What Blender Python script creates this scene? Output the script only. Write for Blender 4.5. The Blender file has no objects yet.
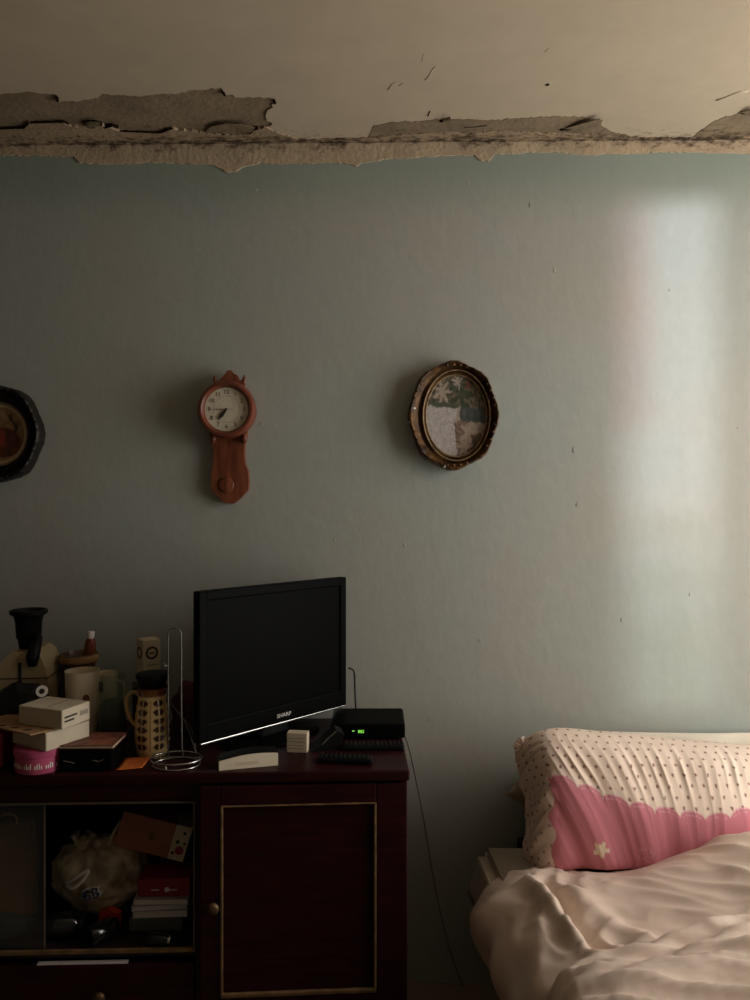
import bpy, bmesh, math, random
import numpy as np
from mathutils import Vector, Matrix, noise as mnoise
from mathutils.geometry import tessellate_polygon
R = math.radians
random.seed(7)
C = bpy.context.scene.collection

# ------------------------------------------------------------------ camera
F = 750.0                      # focal length in pixels (image 750 x 1000)
CAMZ = 1.6
YAW = R(1.0)
D = 2.80                       # back wall plane y = D
HC = 2.936                     # ceiling plane
FZ = -0.20                     # floor plane (the wall meets the floor near pixel row 985)
XR, XL, YF = 2.25, -2.35, -1.5 # right wall, left wall, wall behind the camera
cam_d = bpy.data.cameras.new('camera')
cam_d.sensor_fit = 'HORIZONTAL'; cam_d.sensor_width = 36.0
cam_d.lens = 36.0 * F / 750.0
cam_d.clip_start = 0.05
cam = bpy.data.objects.new('camera', cam_d); C.objects.link(cam)
cam.location = (0, 0, CAMZ); cam.rotation_euler = (R(90), 0, YAW)
bpy.context.scene.camera = cam

# ------------------------------------------------------------------ light
sc = bpy.context.scene
sc.view_settings.view_transform = 'Standard'; sc.view_settings.look = 'None'
sc.view_settings.gamma = 1.0; sc.view_settings.use_curve_mapping = False
sc.view_settings.exposure = 0.0
w = bpy.data.worlds.new('overcast_sky'); sc.world = w; w.use_nodes = True
w.node_tree.nodes['Background'].inputs[0].default_value = (0.75, 0.85, 1.0, 1)
w.node_tree.nodes['Background'].inputs[1].default_value = 0.3
# daylight entering through the window of the right wall
WY0, WY1, WZ0, WZ1 = 1.05, 2.50, 0.55, 2.84
al = bpy.data.lights.new('window_daylight', 'AREA'); al.shape = 'RECTANGLE'
al.size = WZ1 - WZ0 - .1; al.size_y = WY1 - WY0 - .1; al.energy = 61.0; al.color = (1.0, 0.985, 0.95)
ao = bpy.data.objects.new('window_daylight', al); C.objects.link(ao)
ao.location = (XR + 0.02, (WY0 + WY1) / 2, (WZ0 + WZ1) / 2)
ao.rotation_euler = (0, R(90), 0)
# low soft sun coming through the gap between shutters added to shape its patch
sl = bpy.data.lights.new('sun', 'SUN'); sl.energy = 3.5; sl.angle = R(4); sl.color = (0.86, 0.90, 1.0)
so = bpy.data.objects.new('sun', sl); C.objects.link(so)
SUN_DIR = Vector((-1.0, 1.0, -0.06)).normalized()
so.rotation_euler = SUN_DIR.to_track_quat('-Z', 'Y').to_euler()
so.location = (4, 0, 2.5)

# ------------------------------------------------------------------ pixel helpers
cy_, sy_ = math.cos(YAW), math.sin(YAW)
def ray(px, py):
    u = (px - 375) / F; v = (500 - py) / F
    return Vector((u * cy_ - sy_, u * sy_ + cy_, v))
def P(px, py, d): return Vector((0, 0, CAMZ)) + ray(px, py) * d
def W(px, py, off=0.0):
    r = ray(px, py); return Vector((0, 0, CAMZ)) + r * ((D - off) / r.y)
def T(px, py, z):
    r = ray(px, py); return Vector((0, 0, CAMZ)) + r * ((z - CAMZ) / r.z)
def lin(c):
    c = c / 255.0
    return c / 12.92 if c <= .04045 else ((c + .055) / 1.055) ** 2.4
def L(r, g, b): return (lin(r), lin(g), lin(b))

# ------------------------------------------------------------------ materials
def mat(name, col, rough=.6, metal=0., var=0., vscale=6., bump=0., bscale=40., spec=.5, stretch=(1, 1, 1), emit=0., col2=None, coat=0.):
    m = bpy.data.materials.new(name); m.use_nodes = True
    nt = m.node_tree; b = nt.nodes['Principled BSDF']
    b.inputs['Roughness'].default_value = rough; b.inputs['Metallic'].default_value = metal
    b.inputs['Specular IOR Level'].default_value = spec
    b.inputs['Coat Weight'].default_value = coat
    c = tuple(col) + (1,)
    b.inputs['Base Color'].default_value = c
    tc = nt.nodes.new('ShaderNodeTexCoord'); mp = nt.nodes.new('ShaderNodeMapping')
    mp.inputs['Scale'].default_value = stretch
    nt.links.new(tc.outputs['Object'], mp.inputs[0])
    if var or col2:
        n = nt.nodes.new('ShaderNodeTexNoise'); n.inputs['Scale'].default_value = vscale; n.inputs['Detail'].default_value = 5
        nt.links.new(mp.outputs[0], n.inputs['Vector'])
        r = nt.nodes.new('ShaderNodeValToRGB')
        c2 = tuple(col2) if col2 else tuple(x * (1 - var) for x in col)
        r.color_ramp.elements[0].position = .35; r.color_ramp.elements[1].position = .68
        r.color_ramp.elements[0].color = c2 + (1,); r.color_ramp.elements[1].color = c
        nt.links.new(n.outputs['Fac'], r.inputs[0]); nt.links.new(r.outputs[0], b.inputs['Base Color'])
    if bump:
        n2 = nt.nodes.new('ShaderNodeTexNoise'); n2.inputs['Scale'].default_value = bscale; n2.inputs['Detail'].default_value = 6
        nt.links.new(mp.outputs[0], n2.inputs['Vector'])
        bp = nt.nodes.new('ShaderNodeBump'); bp.inputs['Strength'].default_value = bump; bp.inputs['Distance'].default_value = .01
        nt.links.new(n2.outputs['Fac'], bp.inputs['Height']); nt.links.new(bp.outputs[0], b.inputs['Normal'])
    if emit:
        b.inputs['Emission Color'].default_value = c; b.inputs['Emission Strength'].default_value = emit
    return m
def vmat(name, rough=.8, bump=0., bscale=200., spec=.3, sheen=0.):
    m = mat(name, (1, 1, 1), rough, bump=bump, bscale=bscale, spec=spec)
    nt = m.node_tree; a = nt.nodes.new('ShaderNodeVertexColor'); a.layer_name = 'Col'
    nt.links.new(a.outputs[0], nt.nodes['Principled BSDF'].inputs['Base Color'])
    return m
def glassmat(name, tint=(1, 1, 1), gloss=.12, rough=.05, haze=0.0, hazecol=(.8, .8, .8)):
    m = bpy.data.materials.new(name); m.use_nodes = True; nt = m.node_tree; nt.nodes.clear()
    o = nt.nodes.new('ShaderNodeOutputMaterial'); t = nt.nodes.new('ShaderNodeBsdfTransparent'); t.inputs[0].default_value = tuple(tint) + (1,)
    g = nt.nodes.new('ShaderNodeBsdfGlossy'); g.inputs['Roughness'].default_value = rough
    lf = nt.nodes.new('ShaderNodeLayerWeight'); lf.inputs[0].default_value = .5
    pw = nt.nodes.new('ShaderNodeMath'); pw.operation = 'POWER'; pw.inputs[1].default_value = 5; nt.links.new(lf.outputs['Facing'], pw.inputs[0])
    lw = nt.nodes.new('ShaderNodeMath'); lw.operation = 'MULTIPLY_ADD'; lw.inputs[1].default_value = .9; lw.inputs[2].default_value = .04; nt.links.new(pw.outputs[0], lw.inputs[0])
    mx = nt.nodes.new('ShaderNodeMixShader')
    nt.links.new(lw.outputs[0], mx.inputs[0]); nt.links.new(t.outputs[0], mx.inputs[1]); nt.links.new(g.outputs[0], mx.inputs[2])
    last = mx
    if haze:
        d = nt.nodes.new('ShaderNodeBsdfDiffuse'); d.inputs[0].default_value = tuple(hazecol) + (1,)
        m2 = nt.nodes.new('ShaderNodeMixShader'); m2.inputs[0].default_value = haze
        nt.links.new(mx.outputs[0], m2.inputs[1]); nt.links.new(d.outputs[0], m2.inputs[2]); last = m2
    nt.links.new(last.outputs[0], o.inputs[0]); return m

M = {}
M['black'] = mat('black_plastic', L(16, 15, 15), .5, bump=.05, bscale=300, spec=.15)
M['blackgloss'] = mat('glossy_black_plastic', L(11, 11, 10), .4, spec=.02)
M['screen'] = mat('dark_screen', L(9, 9, 8), .4, spec=.02)
M['chrome'] = mat('chrome', L(190, 188, 182), .25, 1.0)
M['wire'] = mat('grey_wire', L(112, 108, 100), .5, .7)
M['mahogany'] = mat('dark_mahogany', L(50, 16, 17), .42, var=.5, vscale=4, stretch=(1.5, 1.5, 14), bump=.03, bscale=60, spec=.2)
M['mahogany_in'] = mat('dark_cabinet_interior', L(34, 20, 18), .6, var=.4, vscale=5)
M['gold'] = mat('worn_gold_trim', L(140, 110, 72), .55, .3, var=.5, vscale=22)
M['brass'] = mat('aged_brass', L(110, 86, 58), .5, .6, var=.4, vscale=60)
M['cream'] = mat('cream_plastic', L(170, 152, 116), .5, var=.12, vscale=10)
M['white'] = mat('white_card', L(204, 190, 164), .75, var=.1, vscale=12)
M['whiteplastic'] = mat('off_white_plastic', L(228, 214, 188), .45, var=.06, vscale=15)
M['card'] = mat('brown_cardboard', L(168, 130, 88), .9, var=.25, vscale=20, bump=.1, bscale=60)
M['pink'] = mat('pink_tin', L(196, 84, 120), .5, var=.2, vscale=20)
M['ink'] = mat('dark_ink', L(40, 34, 30), .8)
M['print_white'] = mat('white_print', L(225, 218, 210), .7)
M['orange'] = mat('orange_paper', L(226, 118, 44), .85, var=.2, vscale=40)
M['red'] = mat('red_card', L(146, 28, 32), .55, var=.2, vscale=10)
M['cord'] = mat('grey_cord', L(120, 116, 106), .7)
M['blackcord'] = mat('black_cord', L(18, 18, 18), .6)
M['glass'] = glassmat('clear_glass')
M['darkwood'] = mat('dark_bed_wood', L(30, 20, 16), .6, var=.3)

# ------------------------------------------------------------------ mesh helpers
class MB:
    def __init__(s): s.v = []; s.f = []; s.c = None
    def add(s, vs, fs):
        o = len(s.v); s.v += [tuple(x) for x in vs]; s.f += [tuple(i + o for i in f) for f in fs]; return s
    def box(s, x0, x1, y0, y1, z0, z1, mtx=None):
        vs = [Vector((x, y, z)) for z in (z0, z1) for y in (y0, y1) for x in (x0, x1)]
        if mtx: vs = [mtx @ v for v in vs]
        return s.add(vs, [(0, 2, 3, 1), (4, 5, 7, 6), (0, 1, 5, 4), (2, 6, 7, 3), (0, 4, 6, 2), (1, 3, 7, 5)])
    def rbox(s, x0, x1, y0, y1, z0, z1, r=.004, seg=2, mtx=None):
        bm = bmesh.new(); bmesh.ops.create_cube(bm, size=1)
        for v in bm.verts: v.co = Vector(((x0 + x1) / 2 + v.co.x * (x1 - x0), (y0 + y1) / 2 + v.co.y * (y1 - y0), (z0 + z1) / 2 + v.co.z * (z1 - z0)))
        bmesh.ops.bevel(bm, geom=list(bm.edges), offset=min(r, .45 * min(x1 - x0, y1 - y0, z1 - z0)), segments=seg, affect='EDGES', profile=.5)
        return s.bm(bm, mtx)
    def bm(s, bm, mtx=None):
        bm.verts.index_update()
        vs = [(mtx @ v.co) if mtx else v.co.copy() for v in bm.verts]
        fs = [[v.index for v in f.verts] for f in bm.faces]
        bm.free(); return s.add(vs, fs)
    def lathe(s, prof, n=32, ctr=(0, 0, 0), sx=1, sy=1, mtx=None, cap=True):
        vs = []; fs = []; c = Vector(ctr)
        for (r, z) in prof:
            for k in range(n):
                a = 2 * math.pi * k / n
                vs.append(c + Vector((r * sx * math.cos(a), r * sy * math.sin(a), z)))
        for i in range(len(prof) - 1):
            for k in range(n):
                k2 = (k + 1) % n
                fs.append((i * n + k, i * n + k2, (i + 1) * n + k2, (i + 1) * n + k))
        if cap:
            fs.append(tuple(range(n))[::-1]); fs.append(tuple((len(prof) - 1) * n + k for k in range(n)))
        if mtx: vs = [mtx @ v for v in vs]
        return s.add(vs, fs)
    def tube(s, pts, r, n=8, closed=False, cap=True):
        pts = [Vector(p) for p in pts]; N = len(pts); vs = []; fs = []
        up = Vector((0, 0, 1)); prev = None
        for i, p in enumerate(pts):
            a = pts[(i - 1) % N] if (closed or i > 0) else p
            b = pts[(i + 1) % N] if (closed or i < N - 1) else p
            t = (b - a).normalized()
            if prev is None:
                x = t.cross(up)
                if x.length < .05: x = t.cross(Vector((1, 0, 0)))
            else: x = prev - t * prev.dot(t)
            x.normalize(); prev = x; y = t.cross(x)
            rr = r[i] if isinstance(r, (list, tuple)) else r
            for k in range(n):
                an = 2 * math.pi * k / n
                vs.append(p + x * (rr * math.cos(an)) + y * (rr * math.sin(an)))
        for i in range(N if closed else N - 1):
            j = (i + 1) % N
            for k in range(n):
                k2 = (k + 1) % n
                fs.append((i * n + k, i * n + k2, j * n + k2, j * n + k))
        if cap and not closed:
            fs.append(tuple(range(n))[::-1]); fs.append(tuple((N - 1) * n + k for k in range(n)))
        return s.add(vs, fs)
    def prism(s, poly, y0, y1, axis='y', mtx=None):
        # polygon (a, b) in x-z extruded along y (or x-y along z)
        n = len(poly)
        if axis == 'y': vs = [Vector((a, y, b)) for y in (y0, y1) for a, b in poly]
        else: vs = [Vector((a, b, y)) for y in (y0, y1) for a, b in poly]
        fs = [tuple(range(n)), tuple(range(2 * n - 1, n - 1, -1))] + [(i, i + n, (i + 1) % n + n, (i + 1) % n) for i in range(n)]
        if mtx: vs = [mtx @ v for v in vs]
        return s.add(vs, fs)
    def sphere(s, c, r, sx=1, sy=1, sz=1, n=12, m=8):
        prof = []
        vs = []; fs = []; c = Vector(c)
        for i in range(1, m):
            ph = math.pi * i / m
            for k in range(n):
                a = 2 * math.pi * k / n
                vs.append(c + Vector((r * sx * math.sin(ph) * math.cos(a), r * sy * math.sin(ph) * math.sin(a), -r * sz * math.cos(ph))))
        b0 = len(vs); vs += [c + Vector((0, 0, -r * sz)), c + Vector((0, 0, r * sz))]
        for i in range(m - 2):
            for k in range(n):
                k2 = (k + 1) % n
                fs.append((i * n + k, i * n + k2, (i + 1) * n + k2, (i + 1) * n + k))
        for k in range(n):
            k2 = (k + 1) % n
            fs.append((b0, k2, k)); fs.append((b0 + 1, (m - 2) * n + k, (m - 2) * n + k2))
        return s.add(vs, fs)
    def build(s, name, material, parent=None, smooth=False, colors=None, angle=None):
        me = bpy.data.meshes.new(name); me.from_pydata(s.v, [], s.f); me.validate()
        bm = bmesh.new(); bm.from_mesh(me); bmesh.ops.recalc_face_normals(bm, faces=bm.faces); bm.to_mesh(me); bm.free()
        me.materials.append(M[material] if isinstance(material, str) else material)
        if smooth:
            me.polygons.foreach_set('use_smooth', [True] * len(me.polygons))
            if angle: me.set_sharp_from_angle(angle=R(angle))
        if colors is not None:
            a = me.color_attributes.new('Col', 'FLOAT_COLOR', 'POINT')
            a.data.foreach_set('color', np.asarray(colors, dtype=np.float32).ravel())
        o = bpy.data.objects.new(name, me); C.objects.link(o)
        if parent is not None: o.parent = parent
        return o
def tag(o, label=None, cat=None, group=None, kind=None):
    if label: o['label'] = label
    if cat: o['category'] = cat
    if group: o['group'] = group
    if kind: o['kind'] = kind
    return o
def thing(name, label, cat, loc=(0, 0, 0), rotz=0., rot=None, group=None):
    o = bpy.data.objects.new(name, None); C.objects.link(o); o.empty_display_size = .05
    o.location = loc; o.rotation_euler = rot if rot else (0, 0, rotz)
    return tag(o, label, cat, group)
def struct(o): o['kind'] = 'structure'; return o
def text_mesh(name, txt, size, material, parent, mtx, depth=.0003):
    cu = bpy.data.curves.new(name, 'FONT'); cu.body = txt; cu.size = size; cu.extrude = depth
    cu.align_x = 'CENTER'; cu.align_y = 'CENTER'; cu.resolution_u = 2
    o = bpy.data.objects.new(name, cu); C.objects.link(o)
    dg = bpy.context.evaluated_depsgraph_get(); dg.update()
    me = bpy.data.meshes.new_from_object(o.evaluated_get(dg)); bpy.data.objects.remove(o)
    me.name = name; me.transform(mtx); me.materials.clear(); me.materials.append(M[material])
    o2 = bpy.data.objects.new(name, me); C.objects.link(o2); o2.parent = parent
    return o2
FRONT = Matrix.Rotation(R(90), 4, 'X')     # text lying in xy stood up to face -y
def interp(pts, x):
    xs = [p[0] for p in pts]; ys = [p[1] for p in pts]
    return float(np.interp(x, xs, ys))
def vnoise(x, y=0., z=0.): return mnoise.noise(Vector((x, y, z)))

# ------------------------------------------------------------------ the room
def wall_material():
    m = mat('worn_blue_green_paint', L(162, 168, 160), .75, spec=.25)
    nt = m.node_tree; b = nt.nodes['Principled BSDF']; tc = nt.nodes['Texture Coordinate']
    def noise(scale, detail, stretch):
        mp = nt.nodes.new('ShaderNodeMapping'); mp.inputs['Scale'].default_value = stretch
        n = nt.nodes.new('ShaderNodeTexNoise'); n.inputs['Scale'].default_value = scale; n.inputs['Detail'].default_value = detail
        nt.links.new(tc.outputs['Object'], mp.inputs[0]); nt.links.new(mp.outputs[0], n.inputs['Vector']); return n
    n1 = noise(.9, 4, (1, 1, 1))
    r = nt.nodes.new('ShaderNodeValToRGB')
    r.color_ramp.elements[0].position = .38; r.color_ramp.elements[1].position = .62
    r.color_ramp.elements[0].color = L(168, 166, 155) + (1,); r.color_ramp.elements[1].color = L(162, 168, 161) + (1,)
    nt.links.new(n1.outputs['Fac'], r.inputs[0])
    # fine mottling and specks of bare plaster
    n2 = noise(26, 6, (1, 1, .7)); mr = nt.nodes.new('ShaderNodeMapRange')
    mr.inputs[1].default_value = .3; mr.inputs[2].default_value = .7; mr.inputs[3].default_value = .965; mr.inputs[4].default_value = 1.02
    nt.links.new(n2.outputs['Fac'], mr.inputs[0])
    mx = nt.nodes.new('ShaderNodeMix'); mx.data_type = 'RGBA'; mx.blend_type = 'MULTIPLY'; mx.inputs[0].default_value = 1
    nt.links.new(r.outputs[0], mx.inputs[6]); nt.links.new(mr.outputs[0], mx.inputs[7])
    # greener coat left near the top of the wall
    sp = nt.nodes.new('ShaderNodeSeparateXYZ'); nt.links.new(tc.outputs['Object'], sp.inputs[0])
    zr = nt.nodes.new('ShaderNodeMapRange'); zr.inputs[1].default_value = 2.6; zr.inputs[2].default_value = 2.86; zr.interpolation_type = 'SMOOTHSTEP'
    nt.links.new(sp.outputs[2], zr.inputs[0])
    m3 = nt.nodes.new('ShaderNodeMix'); m3.data_type = 'RGBA'; m3.inputs[7].default_value = L(146, 156, 144) + (1,)
    nt.links.new(zr.outputs[0], m3.inputs[0]); nt.links.new(mx.outputs[2], m3.inputs[6])
    nt.links.new(m3.outputs[2], b.inputs['Base Color'])
    n3 = noise(34, 5, (1, 1, .55)); n4 = noise(6, 4, (1, 1, .8)); n5 = noise(160, 3, (1, 1, 1))
    ad = nt.nodes.new('ShaderNodeMath'); ad.operation = 'MULTIPLY_ADD'; ad.inputs[1].default_value = 2.5
    nt.links.new(n4.outputs['Fac'], ad.inputs[0]); nt.links.new(n3.outputs['Fac'], ad.inputs[2])
    ad2 = nt.nodes.new('ShaderNodeMath'); ad2.operation = 'MULTIPLY_ADD'; ad2.inputs[1].default_value = .25
    nt.links.new(n5.outputs['Fac'], ad2.inputs[0]); nt.links.new(ad.outputs[0], ad2.inputs[2])
    bp = nt.nodes.new('ShaderNodeBump'); bp.inputs['Strength'].default_value = .08; bp.inputs['Distance'].default_value = .012
    nt.links.new(ad2.outputs[0], bp.inputs['Height']); nt.links.new(bp.outputs[0], b.inputs['Normal'])
    return m
def damp_material(name, col, dirt, y0, y1, axis, amount=1.0, bump=.35, bscale=45, var=.22, lo=.92):
    """plaster with mould specks gathered in the strip between y0 and y1 along one axis"""
    m = mat(name, col, .9, var=var, vscale=9, bump=bump, bscale=bscale, spec=.2)
    nt = m.node_tree; b = nt.nodes['Principled BSDF']; tc = nt.nodes['Texture Coordinate']
    src = b.inputs['Base Color'].links[0].from_socket
    n = nt.nodes.new('ShaderNodeTexNoise'); n.inputs['Scale'].default_value = 46; n.inputs['Detail'].default_value = 7; n.inputs['Roughness'].default_value = .7
    mp = nt.nodes.new('ShaderNodeMapping'); mp.inputs['Scale'].default_value = (.55, 1, 1)
    nt.links.new(tc.outputs['Object'], mp.inputs[0]); nt.links.new(mp.outputs[0], n.inputs['Vector'])
    nb = nt.nodes.new('ShaderNodeTexNoise'); nb.inputs['Scale'].default_value = 2.2; nt.links.new(tc.outputs['Object'], nb.inputs['Vector'])
    sp = nt.nodes.new('ShaderNodeSeparateXYZ'); nt.links.new(tc.outputs['Object'], sp.inputs[0])
    rm = nt.nodes.new('ShaderNodeMapRange'); rm.inputs[1].default_value = y0; rm.inputs[2].default_value = y1
    rm.inputs[3].default_value = 0; rm.inputs[4].default_value = .30
    nt.links.new(sp.outputs[axis], rm.inputs[0])
    a1 = nt.nodes.new('ShaderNodeMath'); a1.operation = 'ADD'; nt.links.new(n.outputs['Fac'], a1.inputs[0]); nt.links.new(rm.outputs[0], a1.inputs[1])
    a2 = nt.nodes.new('ShaderNodeMath'); a2.operation = 'MULTIPLY_ADD'; a2.inputs[1].default_value = .45
    nt.links.new(nb.outputs['Fac'], a2.inputs[0]); nt.links.new(a1.outputs[0], a2.inputs[2])
    r = nt.nodes.new('ShaderNodeMapRange'); r.inputs[1].default_value = lo; r.inputs[2].default_value = lo + .2; r.inputs[4].default_value = amount
    nt.links.new(a2.outputs[0], r.inputs[0])
    mx = nt.nodes.new('ShaderNodeMix'); mx.data_type = 'RGBA'
    nt.links.new(r.outputs[0], mx.inputs[0]); nt.links.new(src, mx.inputs[6]); mx.inputs[7].default_value = tuple(dirt) + (1,)
    nt.links.new(mx.outputs[2], b.inputs['Base Color'])
    return m
M['wall'] = wall_material()
M['ceil'] = damp_material('aged_ceiling_paint', L(194, 178, 154), L(96, 80, 62), D - .24, D - .02, 1, .6, .10, 16, .07, 1.0)
M['bare'] = damp_material('bare_damp_plaster', L(146, 128, 104), L(52, 38, 26), D - .2, D, 1, .75, .4, 50, .25, .90)
M['crust'] = damp_material('crumbling_plaster', L(172, 150, 122), L(48, 36, 26), D - .13, D - .01, 1, .9, .4, 60, .22, .88)
M['band'] = damp_material('exposed_cream_plaster', L(196, 176, 146), L(70, 50, 36), HC - .055, HC + .012, 2, .9, .4, 60, .2, .90)
M['floor'] = mat('worn_floor', L(152, 132, 110), .5, var=.3, vscale=4)
M['otherwall'] = mat('plain_room_wall', L(164, 157, 145), .8, var=.1, vscale=2)
M['winwood'] = mat('painted_window_wood', L(190, 184, 172), .5, var=.1)

floor = struct(MB().box(XL, XR, YF, D, FZ - .06, FZ).build('floor', 'floor'))
wall_back = struct(MB().box(XL, XR, D, D + .12, FZ, HC + .02).build('wall_back', 'wall'))
struct(MB().box(XL - .12, XL, YF, D, FZ, HC).build('wall_left', mat('dark_papered_wall', L(84, 78, 66), .85)))
struct(MB().box(XL - .12, XR + .12, YF - .12, YF, FZ, HC).build('wall_front', 'otherwall'))
wr = MB()
wr.box(XR, XR + .14, YF, D, FZ, WZ0).box(XR, XR + .14, YF, D, WZ1, HC).box(XR, XR + .14, YF, WY0, WZ0, WZ1).box(XR, XR + .14, WY1, D, WZ0, WZ1)
struct(wr.build('wall_right', 'otherwall'))
ceiling = struct(MB().box(XL - .12, XR + .12, YF - .12, D + .12, HC + .006, HC + .1).build('ceiling', 'bare'))
# window in the right wall: frame, glass, added shutters whose gap shapes the sun patch
win = MB()
fx0, fx1 = XR + .07, XR + .11
for y in (WY0, (WY0 + WY1) / 2 - .5, WY1 - .05):
    win.box(fx0, fx1, y, y + .05, WZ0, WZ1)
win.box(fx0, fx1, WY0, WY1, WZ0, WZ0 + .05).box(fx0, fx1, WY0, WY1, WZ1 - .05, WZ1)
window = struct(win.build('window_1', 'winwood'))
MB().box(fx0 + .015, fx0 + .02, WY0 + .04, WY1 - .04, WZ0 + .04, WZ1 - .04).build('window_pane', 'glass', window)
GAP0, GAP1, GAPZ = 1.195, 1.62, 1.42
for (a, b, c, d) in ((WY0 - .05, GAP0, WZ0 - .3, WZ1 + .1), (GAP1, WY1 + .05, WZ0 - .3, WZ1 + .1), (GAP0, GAP1, WZ0 - .3, WZ0 + .35)):
    MB().box(XR + .15, XR + .18, a, b, c, d).build('added_shutter', 'winwood', window)
M['sheer'] = glassmat('added_pink_sheer', tint=L(255, 212, 218), haze=.06, hazecol=L(235, 190, 195))  # added unseen sheer that tints part of the sun patch pink
M['added_sheer2'] = glassmat('added_white_sheer', tint=L(232, 234, 228), haze=.04, hazecol=L(225, 225, 220))
def added_curtain(y0, y1, z0, z1, x_, m, label):
    n = 30; vs = []; fs = []
    for i in range(n + 1):
        y = y0 + (y1 - y0) * i / n; x = x_ + .012 * math.sin(i * 1.7)
        vs += [(x, y, z0), (x, y, z1)]
    for i in range(n): fs.append((2 * i, 2 * i + 2, 2 * i + 3, 2 * i + 1))
    tag(MB().add(vs, fs).build('added_sheer', m, smooth=True), label, 'added_curtain')
added_curtain(GAP0 + .10, GAP0 + .35, 1.95, WZ1 - .02, XR - .035, 'sheer', 'narrow added pink sheer, out of view, tinting the sun at the right window')
for k_, zt in enumerate((1.22, 1.42, 1.62)):  # unseen sheers added in steps to soften the sun patch's lower edge
    added_curtain(GAP0 - .2, GAP1 + .25, .7, zt, XR - .075 - .03 * k_, 'added_sheer2', ('lowest', 'middle', 'tallest')[k_] + ' tier of an added white sheer, out of view, dimming the sun at the right window')

# ceiling paint layer with a ragged far edge; bare plaster shows beyond it
far_edge = [(-400, 95), (0, 94), (30, 92), (54, 95), (57, 95.5), (58, 102), (75, 101), (98, 98), (102, 94), (140, 96), (160, 94.5), (184, 93), (190, 90),
            (221, 88), (223, 91), (224, 95), (233, 95), (236, 98), (255, 97), (272, 98), (275, 99), (275.6, 103), (271, 106), (272, 109), (270, 118), (272.5, 122), (271.5, 126), (273, 139.5),
            (330, 140), (600, 140), (1000, 141)]
for i in range(1, len(far_edge)):                       # keep x increasing
    if far_edge[i][0] <= far_edge[i - 1][0]: far_edge[i] = (far_edge[i - 1][0] + .4, far_edge[i][1])
def ragged(pts, x0, x1, step, amp, seed):
    xs = set(p[0] for p in pts if x0 <= p[0] <= x1); x = x0
    while x < x1: xs.add(x); x += step
    xs.add(x1); out = []
    for x in sorted(xs):
        out.append((x, interp(pts, x) + amp * (vnoise(x * .21, seed) + .6 * vnoise(x * .7, seed + 5))))
    return out
def strip_slab(near, far, name, material, parent, low, high):
    """near / far: lists of equal length of Vectors (x, y); slab between the two lines from z=low to z=high"""
    n = len(near); mb = MB(); vs = []
    for i in range(n):
        a, b = near[i], far[i]
        vs += [(a.x, a.y, low), (b.x, b.y, low), (b.x, b.y, high), (a.x, a.y, high)]
    fs = [(0, 1, 2, 3), (4 * n - 4, 4 * n - 1, 4 * n - 2, 4 * n - 3)]
    for i in range(n - 1):
        o = 4 * i; p = o + 4
        fs += [(o, p, p + 1, o + 1), (o + 1, p + 1, p + 2, o + 2), (o + 2, p + 2, p + 3, o + 3), (o + 3, p + 3, p, o)]
    return mb.add(vs, fs).build(name, material, parent)
fe = [q for q in ragged(far_edge, -390, 274, 2.0, 1.3, 1.3)]
fe += [(275, 99), (276, 103), (271.5, 105), (273, 107.5), (267.5, 110.5), (265.5, 116), (267, 121), (272.5, 123), (271, 126), (264, 127.5), (258, 131), (256, 135), (261, 139.8), (330, 140), (990, 141)]
far = []
for px, py in fe:
    v = T(px, py, HC)
    v.y = D if py > 137 else min(v.y, D)
    if XL < v.x < XR: far.append(v)
outline = [Vector((XL, YF, 0)), Vector((XL, far[0].y, 0))] + [Vector((v.x, v.y, 0)) for v in far] + [Vector((XR, far[-1].y, 0)), Vector((XR, YF, 0))]
tris = tessellate_polygon([outline]); n_ = len(outline)
vs = [(v.x, v.y, HC) for v in outline] + [(v.x, v.y, HC + .0065) for v in outline]
fs = [tuple(t) for t in tris] + [(i, (i + 1) % n_, (i + 1) % n_ + n_, i + n_) for i in range(n_)]
MB().add(vs, fs).build('ceiling_paint', 'ceil', ceiling)
# crumbling lower crust along the corner (left stretch, middle stretch, right stretch)
def crust(pts, name, thick, seed, m_='crust', amp=1.0):
    x0, x1 = pts[0][0], pts[-1][0]
    e = ragged(pts, x0, x1, 2.0, amp, seed); a = []; b = []
    for px, py in e:
        v = T(px, py, HC); v.y = min(v.y, D - .004); a.append(v); b.append(Vector((v.x, D, 0)))
    return strip_slab(a, b, name, m_, ceiling, HC + .006 - thick, HC + .0065)
crust([(-300, 130), (0, 128.5), (24, 128), (29, 122), (64, 122), (67, 125), (80, 127), (92, 128), (100, 124), (120, 131), (160, 133), (172, 128.5), (190, 131), (222, 134), (250, 134), (256, 128), (266, 127), (280, 133), (300, 139)], 'plaster_crust', .010, 3.1)
crust([(300, 139), (372, 137), (400, 134), (440, 131), (470, 132), (500, 130), (540, 132), (565, 132), (590, 134), (640, 137), (700, 137), (760, 136), (900, 136)], 'plaster_crust', .0105, 8.8)
crust([(368, 139), (374, 126), (392, 122), (432, 120.5), (441, 118), (480, 120), (520, 118.5), (548, 116), (585, 117), (598, 120), (603, 126), (616, 133), (640, 137)], 'scraped_patch', .0078, 5.7, 'bare', 1.4)
crust([(690, 138), (716, 120), (740, 112), (756, 108), (800, 100), (900, 98)], 'scraped_patch', .0078, 6.7, 'bare', 1.6)
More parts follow.
